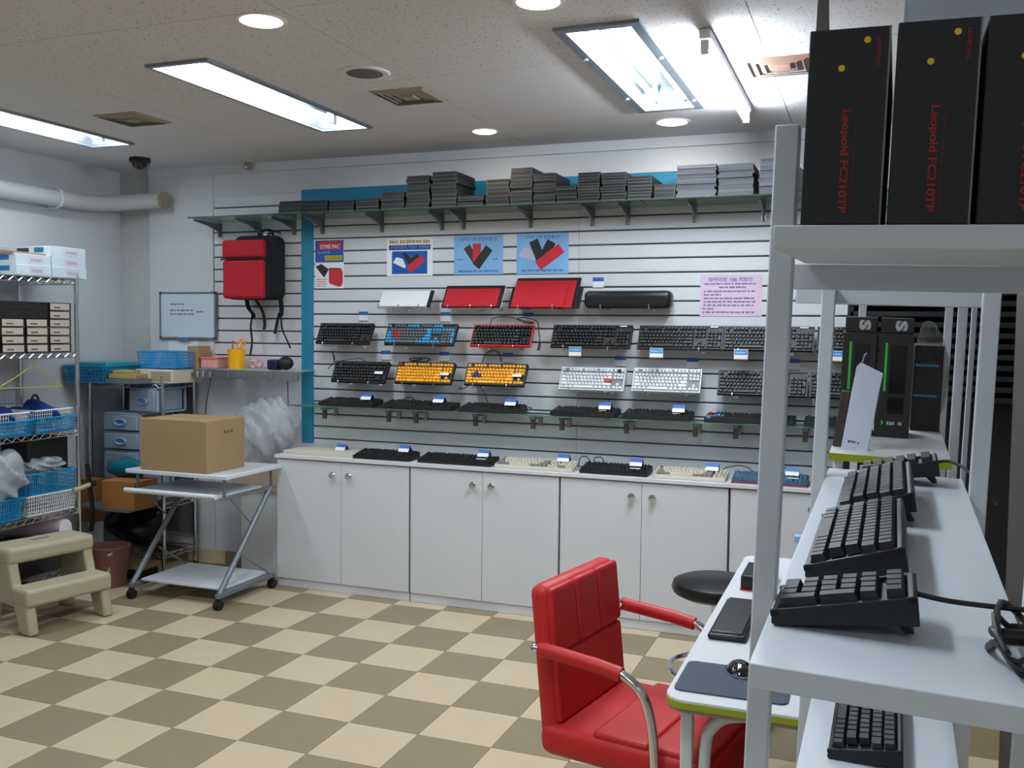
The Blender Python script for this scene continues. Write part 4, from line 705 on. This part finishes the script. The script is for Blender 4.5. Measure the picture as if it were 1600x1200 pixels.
# ------------------------------------------------------------------ waste bin, step stool
t = T('waste_bin', 'round brown waste bin with a pale bird print', 'bin', (-4.285, 4.47, 0.0005)); mb_ = mat('bin_brown', (140, 92, 84), .5)
MB().lathe([(.088, 0), (.094, .02), (.116, .23), (.122, .236), (.122, .244), (.113, .244), (.086, .006), (.001, .006)], 24).build('shell', mb_, t, smooth=True); b = MB()
def onbin(u, z): r = .088 + .03 * z / .24 + .0025; a = -1.0 + u / r; return (r * math.cos(a), r * math.sin(a), z)
for poly in (([(-.02, .1), (.005, .11), (.02, .14), (.022, .115), (.015, .095), (-.01, .088)]), ([(.005, .21), (.035, .222), (.04, .212), (.02, .203)])): b.add([onbin(*p) for p in poly], [tuple(range(len(poly)))])
b.build('bird_print', mat('bird_white', (206, 196, 196), .6), t)
ss = T('step_stool', 'beige plastic two-step stool at the lower left', 'step stool', (-3.885, 3.775, 0.0005), (0, 0, math.radians(-12.5))); hw = .235
prof = [(.025, 0), (-.01, .17), (-.035, .215), (-.13, .235), (-.175, .40), (-.36, .405), (-.42, 0), (-.335, 0), (-.3, .13), (-.12, .13), (-.07, 0)]
for s in (-1, 1): MB().prism(prof, 'Y', *sorted((s * hw, s * (hw - .055)))).build('side', M_BEIGE, ss, bevel=.014, seg=3)
MB().box(-.375, -.148, -hw - .006, hw + .006, .338, .425).build('top_step', M_BEIGE, ss, bevel=.024, seg=3); MB().box(-.15, .012, -hw - .003, hw + .003, .142, .234).build('lower_step', M_BEIGE, ss, bevel=.02, seg=3)
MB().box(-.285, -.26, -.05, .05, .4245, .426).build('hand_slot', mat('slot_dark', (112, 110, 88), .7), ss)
# ------------------------------------------------------------------ near rack on the right (it leans a little), its own axes u, v, w
UM = Matrix(((.9995, .0193, .0267), (-.0186, .9994, -.0284), (-.0273, .0279, .9992))); C0 = Vector((0, 0, HC)); UE = UM.to_euler()
def RW(u, v, w): return C0 + UM @ Vector((u, v, w))
def wfloor(u, v): return -(HC - .0273 * u + .0279 * v) / .9992
def RT(name, label, cat, p, extra=None, group=None):
    t = T(name, label, cat, RW(*p), (UM @ extra).to_euler() if extra else UE, group); return t
M_RACK = mat('rack_white', (206, 211, 220), .38, var=.02); M_SHELF = mat('shelf_white', (214, 220, 230), .35, var=.02)
O1 = Vector((.016, 1.3, -1.55)); rk = RT('display_rack', 'white square-tube display rack in the right foreground', 'rack', O1)
def RB(t, O, u0, u1, v0, v1, w0, w1, name, m, bevel=.0012, label=None): return MB().box(u0 - O.x, u1 - O.x, v0 - O.y, v1 - O.y, w0 - O.z, w1 - O.z).build(name, m, t, bevel=bevel, label=label)
for u0, u1, v, top in ((-.1300, -.1048, 1.06, .189), (.1372, .161, 1.06, .189), (-.1305, -.1062, 1.88, .034), (.1372, .166, 1.82, .034)):
    RB(rk, O1, u0, u1, v, v + .024, wfloor(u0, v) + .001, top, 'post', M_RACK, .002)
RB(rk, O1, -.103, .1365, .86, 1.185, .0478, .0676, 'top_board', M_RACK); RB(rk, O1, -.128, .1365, 1.186, 1.2, .0175, .0478, 'back_rail', M_RACK); RB(rk, O1, -.18, .166, 1.905, 1.925, .0014, .034, 'crossbar', M_RACK, .002)
for w_ in (-.349, -.76): RB(rk, O1, -.128, .161, 1.0845, 1.1, w_ - .018, w_, 'bearer', M_RACK, .001)
for n, w, v0, v1 in (('shelf_board', -.325, .86, 2.06), ('shelf_board', -.735, .86, 2.06)): RB(rk, O1, -.1055, .1365, v0, 1.99, w - .0235, w, n, M_SHELF)
RZ_ = Matrix.Rotation(-PI / 2, 3, 'Z')
def shelfkb(label, kind, u, vnear, w, tilt, feet=True):
    W = KWID[kind] * KU + .014; return keyboard(label, kind, M_BLACK, K1(M_KEY), RW(u, vnear + W, w), (UM @ RZ_ @ Matrix.Rotation(tilt, 3, 'X')).to_euler(), True, 'keyboards on the near rack', feet, rot_t=tilt)
kA = shelfkb('black number pad nearest the camera on the white rack', 'pad', -.0986, .971, -.3245, .14); kB = shelfkb('black keyboard behind the number pad on the white rack', 'mini', -.0815, 1.158, -.3245, .2); kC = shelfkb('second black keyboard on the white rack, further back', 'mini', -.066, 1.50, -.3245, .22); kD = shelfkb('black keypad propped on feet at the far end of the rack', 'pad', -.046, 1.86, -.3245, .16)
kF = shelfkb('black keyboard on the lower shelf of the white rack', 'mini', -.062, 1.578, -.7345, .05, False)
cable(kA, [(.045, KD - .002, .02), (.045, KD + .03, .012), (.047, KD + .08, .006), (.05, KD + .13, .002)], .0027)
cable(kD, [(.05, KD - .002, .02), (.052, KD + .02, .02), (.07, KD + .045, .005), (.1, KD + .07, -.03), (.13, KD + .085, -.05)], .0028)
t = RT('cord_bundle', 'coiled black keyboard cord at the right edge of the shelf', 'cord', (.115, 1.0, -.3245)); b = []
for k in range(4):
    r = .03 + .004 * k; pts = [(.004 * k + r * .55 * math.cos(a), -.03 + r * 1.5 * math.sin(a), .012 + .006 * k + .012 * math.sin(a * 2 + k)) for a in [q * PI / 8 for q in range(16)]]
    MB().tube(pts, .0032, 6, closed=True).build('loop', M_CORD, t, smooth=True)
MB().cyl((-.012, -.03, .022), (.03, -.03, .024), .0075, 10).build('tie', M_CORD, t, smooth=True)
# dark boxes on the top board
for k, (u0, u1, wt) in enumerate(((-.0810, -.0165, .2315), (-.0115, .0515, .233), (.0560, .121, .233))):
    t = RT('keyboard_box', ['left dark box with red lettering on the rack top', 'middle dark box with red lettering on the rack top', 'right dark box with red lettering, cut by the photo edge'][k], 'box', (u0, .866, .0681), group='dark boxes with red lettering'); w, h = u1 - u0, wt - .0682
    MB().box(0, w, 0, .31, 0, h).build('carton', mat('box_matt_black', (25, 26, 29), .5, var=.12), t, bevel=.0012); MB().box(w - .0012, w + .0002, -.0003, .003, 0, h).build('edge_highlight', mat('edge_highlight', (128, 126, 122), .7), t)  # pale strip paints a bright highlight along the carton's right edge
    rot = Matrix(((0, 1, 0), (0, 0, -1), (-1, 0, 0))).to_euler()
    txt('Leopold FC210TP', .086, .0085, M_INKR, t, (w * .5, -.0004, h * .325), rot, bold=.012); txt('LEOPOLD', .024, .003, M_INKR, t, (w * .86, -.0004, h * .875), rot)
    b = MB(); z = .01
    while z < .09: q = random.uniform(.002, .005); b.box(w * .62, w * .62 + .0012, -.0004, -.0001, z, z + q); z += q + .001
    b.build('small_print', mat('dim_red', (96, 30, 36), .7), t)
    for (px, pz) in ((.72, .935), (.42, .80)): MB().lathe([(.0027, 0), (.0027, .0004)], 16).xf(Matrix.Translation((w * px, -.0001, h * pz)) @ Matrix.Rotation(PI / 2, 4, 'X')).build('round_sticker', M_YEL, t)
t = RT('clear_case', 'clear plastic case lying on top of the dark boxes', 'case', (-.008, .93, .2336)); b = MB()
for q in ((0, .125, 0, .002, 0, .06), (0, .125, .15, .152, 0, .06), (0, .002, .002, .15, 0, .06), (.123, .125, .002, .15, 0, .06)): b.box(*q)
b.build('walls', M_CLEAR, t); MB().box(0, .125, 0, .152, .06, .062).build('lid', M_CLEAR, t)
t = RT('clear_flap', 'clear plastic card standing on the left dark box', 'card', (-.0795, .9, .232)); MB().prism([(0, 0), (.012, 0), (.008, .06), (.001, .075)], 'Y', 0, .003).build('card', mat('smoky_plastic', (120, 116, 112), .2, trans=.5, ior=1.1), t)
# ------------------------------------------------------------------ white desk with lime edge
dk = T('desk', 'white desk with lime green edge behind the near rack', 'desk', (-.14, 2.9, 0)); dx0, dx1, dy0, dy1 = -.29, .31, -.76, .77
def rrect(x0, x1, y0, y1, r, n=6): return [(cx + r * math.cos(a0 + PI / 2 * i / n), cy + r * math.sin(a0 + PI / 2 * i / n)) for cx, cy, a0 in ((x1 - r, y0 + r, -PI / 2), (x1 - r, y1 - r, 0), (x0 + r, y1 - r, PI / 2), (x0 + r, y0 + r, PI)) for i in range(n + 1)]
MB().prism(rrect(dx0, dx1, dy0, dy1, .05), 'Z', .715, .7205).build('top', M_WHITE, dk, smooth=True); MB().prism(rrect(dx0 - .0012, dx1 + .0012, dy0 - .0012, dy1 + .0012, .051), 'Z', .7, .715).build('lime_edge', M_LIME, dk, smooth=True, label='lime green edge band'); MB().prism(rrect(dx0 + .003, dx1 - .003, dy0 + .003, dy1 - .003, .048), 'Z', .69, .6998).build('underside', mat('desk_brown', (150, 134, 118), .6), dk)
for y in (dy0 + .075, dy1 - .075):
    MB().box(dx0 + .03, dx0 + .058, y - .014, y + .014, .0005, .69).build('leg', M_WHITEM, dk, bevel=.004)
    MB().tube(smoothp([(dx0 + .085, y, .001), (dx0 + .085, y, .3), (dx0 + .087, y, .57), (dx0 + .105, y, .64), (dx0 + .16, y, .672), (dx0 + .3, y, .676), (dx1 - .05, y, .676)]), .014, 10).build('leg_frame', M_WHITEM, dk, smooth=True)
    MB().box(dx1 - .06, dx1 - .032, y - .014, y + .014, .0005, .69).build('leg', M_WHITEM, dk, bevel=.004)
tag(MB().prism(rrect(-.418, -.158, 2.195, 2.405, .02), 'Z', .7207, .7245).build('mouse_pad', mat('pad_slate', (70, 80, 94), .8), smooth=True), 'slate-grey mouse pad at the near end of the white desk', 'mouse pad')
t = T('computer_mouse', 'glossy black computer mouse on the slate mouse pad', 'mouse', (-.285, 2.37, .7247), (0, 0, .2)); b = MB().ball((0, 0, 0), .034, .056, .03, 16, k=10); b.v = [(x, y, max(z, 0) * .85) for x, y, z in b.v]; b.build('shell', mat('mouse_gloss', (18, 18, 20), .12, coat=.6), t, smooth=True); MB().lathe([(.0345, .0), (.0352, .003), (.0345, .006)], 24, cap=False, sy=1.65).build('chrome_trim', M_CHROME, t, smooth=True)
t = T('wrist_rest', 'black leather wrist rest lying on the white desk', 'wrist rest', (-.352, 2.79, .7207)); MB().box(-.052, .052, -.19, .19, 0, .018).build('pad', mat('rest_leather', (26, 27, 30), .4), t, bevel=.008, seg=3); MB().box(-.044, .044, -.18, .18, .014, .024).build('cushion', mat('rest_leather', (26, 27, 30), .4), t, bevel=.008, seg=3)
t = T('desk_phone', 'black gadget with a red base near the far end of the desk', 'gadget', (-.335, 3.25, .7207)); MB().box(-.05, .05, -.1, .1, .004, .05).build('body', M_BLACK, t, bevel=.006); MB().box(-.052, .052, -.102, .102, 0, .0045).build('base', M_REDP, t)
t = T('card_stand', 'dark sloping holder standing behind the front post on the desk', 'holder', (-.24, 3.2, .7207)); MB().prism([(0, 0), (.1, 0), (.05, .17), (.035, .17)], 'Y', -.05, .05).build('body', M_BLACK2, t, bevel=.004); MB().box(.02, .06, -.04, .0, .17, .19).build('card', mat('tag_pale', (150, 185, 235), .5), t)
t = T('desktop_tower', 'black computer tower on the floor under the desk', 'computer', (-.05, 2.5, .0005)); MB().box(-.1, .1, -.22, .22, 0, .42).build('case', M_BLACK, t, bevel=.006); MB().box(-.09, .09, -.226, -.22, .01, .41).build('front', mat('tower_front', (30, 30, 33), .3), t, bevel=.003)
# ------------------------------------------------------------------ lime-edged shelf standing on the desk behind the near rack
O2 = Vector((0, 2.6, -.83)); lr = RT('desk_shelf', 'white shelf with lime edge standing on the desk', 'shelf', O2)
RB(lr, O2, -.119, .129, 2.2, 3.0, -.339, -.325, 'board', M_WHITE); RB(lr, O2, -.1195, .1295, 2.1975, 2.2, -.3415, -.3255, 'lime_edge', M_LIME, 0, 'lime green edge band')
for u0, v in ((-.1, 2.96), (.13, 2.96), (-.112, 2.25), (.1, 2.25)):
    wz = -(HC - .722 - .0273 * u0 + .0279 * v) / .9992; RB(lr, O2, u0, u0 + .021, v, v + .02, wz, .03 if v > 2.5 else -.3395, 'post', M_RACK, .002)
RB(lr, O2, -.1, .15, 2.985, 3.005, .03, .05, 'crossbar', M_RACK)
M_HB = mat('headset_box', (40, 36, 35), .5); M_GRN = mat('green_stripe', (40, 190, 70), .5); M_SIL = mat('silver_print', (176, 178, 184), .4)
for k, (u0, u1) in enumerate(((-.118, -.0385), (-.0345, .047))):
    t = RT('headset_box', ['left', 'right'][k] + ' dark headset box with a silver S and a green stripe', 'box', (u0, 2.53, -.3247), group='dark headset boxes'); w = u1 - u0
    MB().box(0, w, 0, .13, 0, .258).build('carton', M_HB, t, bevel=.0015); MB().box(.003, w - .002, .012, .13, .2585, .296).build('top_section', M_HB, t, bevel=.0015)
    txt('S', .026, .028, M_SIL, t, (w * .62, .0114, .277), (PI / 2, PI / 2, 0), bold=.06); MB().box(w * .2, w * .27, -.0006, 0, .115, .235).build('green_stripe', M_GRN, t); MB().box(w * .36, w * .82, -.0005, 0, .11, .23).build('window', mat('box_window', (16, 16, 18), .15), t); MB().box(w * .35, w * .8, -.0005, 0, .06, .1).build('window', mat('box_window', (16, 16, 18), .15), t)
    if k: MB().prism([(w * .2, .03), (w * .27, .037), (w * .2, .044)], 'Y', -.0006, 0).build('green_arrow', M_GRN, t); strokes(t, w * .36, w * .78, .036, .01, -.0001, M_SIL, 'logo')
t = RT('blister_pack', 'white slim pack with clear hanger leaning before the headset boxes', 'pack', (-.098, 2.27, -.3247), Matrix.Rotation(.12, 3, 'Y') @ Matrix.Rotation(-.15, 3, 'X')); MB().box(0, .058, 0, .022, 0, .165).build('pack', mat('pack_white', (206, 210, 226), .3), t, bevel=.002); MB().prism([(0, .165), (.058, .165), (.058, .185), (.012, .2), (.006, .2), (0, .19)], 'Y', .002, .02).build('shoulder', mat('pack_white', (206, 210, 226), .3), t); MB().tube([(.01, .01, .2), (.012, .01, .22), (.016, .01, .225)], .002, 6).build('hanger_tab', M_CLEAR, t); strokes(t, .012, .036, .02, .006, -.0001, M_INKD)
t = RT('dark_pack', 'narrow dark pack leaning beside the white slim pack', 'pack', (-.118, 2.3, -.3247), Matrix.Rotation(.1, 3, 'Y')); MB().box(0, .02, 0, .03, 0, .13).build('pack', mat('pack_brown', (64, 56, 52), .4), t, bevel=.002)
t = RT('wrapped_box', 'dark box wrapped in loose clear film on the lime-edged shelf', 'box', (.052, 2.72, -.3247)); MB().box(0, .072, 0, .16, 0, .225).build('carton', M_HB, t, bevel=.002); lumpy(.036, .08, .125, .052, .1, .145, 51, 20, 14, .09).build('film', mat('thin_film', (225, 232, 238), .12, trans=.9, ior=1.05, alpha=.35, bump=.6, bscale=30), t, smooth=True)
for z in (.17, .09): MB().box(.004, .06, -.001, 0, z, z + .006).build('blue_print', M_KBL, t)
# ------------------------------------------------------------------ dark rack and white uprights further back on the right
t = T('dark_rack', 'tall black rack with horizontal bars in the back right corner', 'rack', (.32, 4.42, 0)); MB().box(-.42, .75, .12, .15, .0005, 1.8).build('back_panel', mat('rack_dark', (30, 28, 28), .7), t)
for k in range(11): MB().box(-.42, .75, 0, .12, 1.28 + k * .045, 1.302 + k * .045).build('bar', M_BLACK2, t, bevel=.002)
for x in (-.43, .73): MB().box(x, x + .025, 0, .15, .0005, 1.8).build('upright', M_BLACK2, t)
for lb, u, v, wd_ in (('white upright post beside the wrapped box', .168, 3.05, .026), ('slim white upright post right of the wider one', .207, 3.1, .015)):
    z0 = wfloor(u, v) + .001; t = RT('upright_post', lb, 'post', (u, v, z0), group='white uprights'); MB().box(0, wd_, 0, .02, 0, -z0 + .3).build('tube', M_RACK, t, bevel=.002)
t = T('tall_cabinet', 'tall dark brown locker standing behind the right side of the rack', 'cabinet', (.62, 2.9, 0)); MB().box(-.2, .5, 0, .5, .0005, 1.9).build('body', mat('locker_brown', (74, 68, 64), .6), t, bevel=.004)
for x in (-.19, .155): MB().box(x, x + .335, -.012, 0, .05, 1.88).build('door', mat('locker_door', (92, 88, 84), .55), t, bevel=.003)
# ------------------------------------------------------------------ red swivel armchair
ch = T('swivel_chair', 'red leatherette swivel armchair with chrome arms at the desk', 'chair', (-.505, 2.52, 0.0005), (0, 0, math.radians(-11)))
def pad(x0, x1, y0, y1, z0, z1, name, bev, label=None, mx=None):
    b = MB().box(x0, x1, y0, y1, z0, z1)
    if mx: b.xf(mx)
    return b.build(name, M_RED, ch, bevel=bev, seg=4, label=label)
pad(-.268, .24, -.222, .222, .43, .52, 'seat', .035)
for x in (-.11, .05): MB().box(x, x + .158, -.21, .212, .505, .527).build('seat_panel', M_RED, ch, bevel=.01, seg=3)
bm_ = Matrix.Translation((-.2, 0, .47)) @ Matrix.Rotation(math.radians(-6), 4, 'Y')
pad(-.07, -.005, -.208, .208, -.03, .42, 'backrest', .03, mx=bm_)
for y0, y1 in ((-.2, -.069), (-.066, .066), (.069, .2)):
    b = MB().box(-.02, .004, y0, y1, .235, .41).xf(bm_); b.build('back_panel', M_RED, ch, bevel=.01, seg=3)
b = MB().box(-.02, .002, -.2, .2, .05, .23).xf(bm_); b.build('back_panel', M_RED, ch, bevel=.01, seg=3)
for s in (-1, 1):
    y = s * .25
    MB().tube(smoothp([(.09, y * .75, .42), (.09, y * .98, .425), (.085, y, .47), (.075, y, .58), (.05, y, .665), (-.0, y, .705), (-.06, y, .715), (-.24, y, .73), (-.262, y, .73)]), .0125, 10).build('arm_tube', M_CHROME, ch, smooth=True)
    MB().tube([(-.01, y, .708), (-.08, y, .718), (-.245, y, .731)], .019, 10).build('arm_pad', M_RED, ch, smooth=True)
    MB().tube([(-.245, y, .731), (-.24, s * .2, .72)], .012, 8).build('arm_bolt', M_CHROME, ch)
MB().cyl((0.02, 0, .09), (0.02, 0, .42), .028, 14).build('gas_column', M_CHROME, ch, smooth=True); MB().box(-.09, .12, -.1, .1, .405, .43).build('seat_plate', M_GREYM, ch, bevel=.004)
MB().tube([(.02, -.1, .415), (.0, -.19, .4), (-.01, -.215, .37)], .005, 6).build('lever', M_BLACK, ch); MB().tube([(-.01, -.215, .37), (-.02, -.225, .33), (-.03, -.232, .28)], [.006, .013, .009], 8).build('lever_grip', M_BLACK, ch, smooth=True)
for k in range(5):
    a = k * 2 * PI / 5 + .3; c_, s_ = math.cos(a), math.sin(a); MB().tube([(.02, 0, .095), (.02 + c_ * .15, s_ * .15, .085), (.02 + c_ * .28, s_ * .28, .065)], [.022, .017, .013], 8).build('base_arm', M_CHROME, ch, smooth=True)
    MB().cyl((.02 + c_ * .28 - s_ * .02, s_ * .28 + c_ * .02, .026), (.02 + c_ * .28 + s_ * .02, s_ * .28 - c_ * .02, .026), .026, 12).build('castor', M_BLACK, ch, smooth=True)
# ------------------------------------------------------------------ black round stool
st = T('round_stool', 'black padded round stool between the desk and the cabinets', 'stool', (-.56, 3.85, .0005))
MB().lathe([(.001, .50), (.15, .50), (.178, .515), (.185, .535), (.178, .556), (.15, .568), (.001, .572)], 28).build('seat', mat('stool_vinyl', (24, 24, 26), .35), st, smooth=True); MB().cyl((0, 0, .06), (0, 0, .5), .024, 12).build('column', M_CHROME, st, smooth=True)
MB().tube([(.19 * math.cos(a), .19 * math.sin(a), .2) for a in [k * PI / 14 for k in range(28)]], .01, 8, closed=True).build('foot_ring', M_CHROME, st, smooth=True)
for k in range(3): a = k * 2 * PI / 3; MB().tube([(0, 0, .23), (.19 * math.cos(a), .19 * math.sin(a), .2)], .007, 6).build('ring_spoke', M_CHROME, st)
for k in range(5): a = k * 2 * PI / 5; MB().tube([(0, 0, .075), (.22 * math.cos(a), .22 * math.sin(a), .035)], [.018, .011], 8).build('base_arm', M_CHROME, st, smooth=True); MB().ball((.22 * math.cos(a), .22 * math.sin(a), .021), .02, .02, .0205, 10).build('castor', M_BLACK, st, smooth=True)
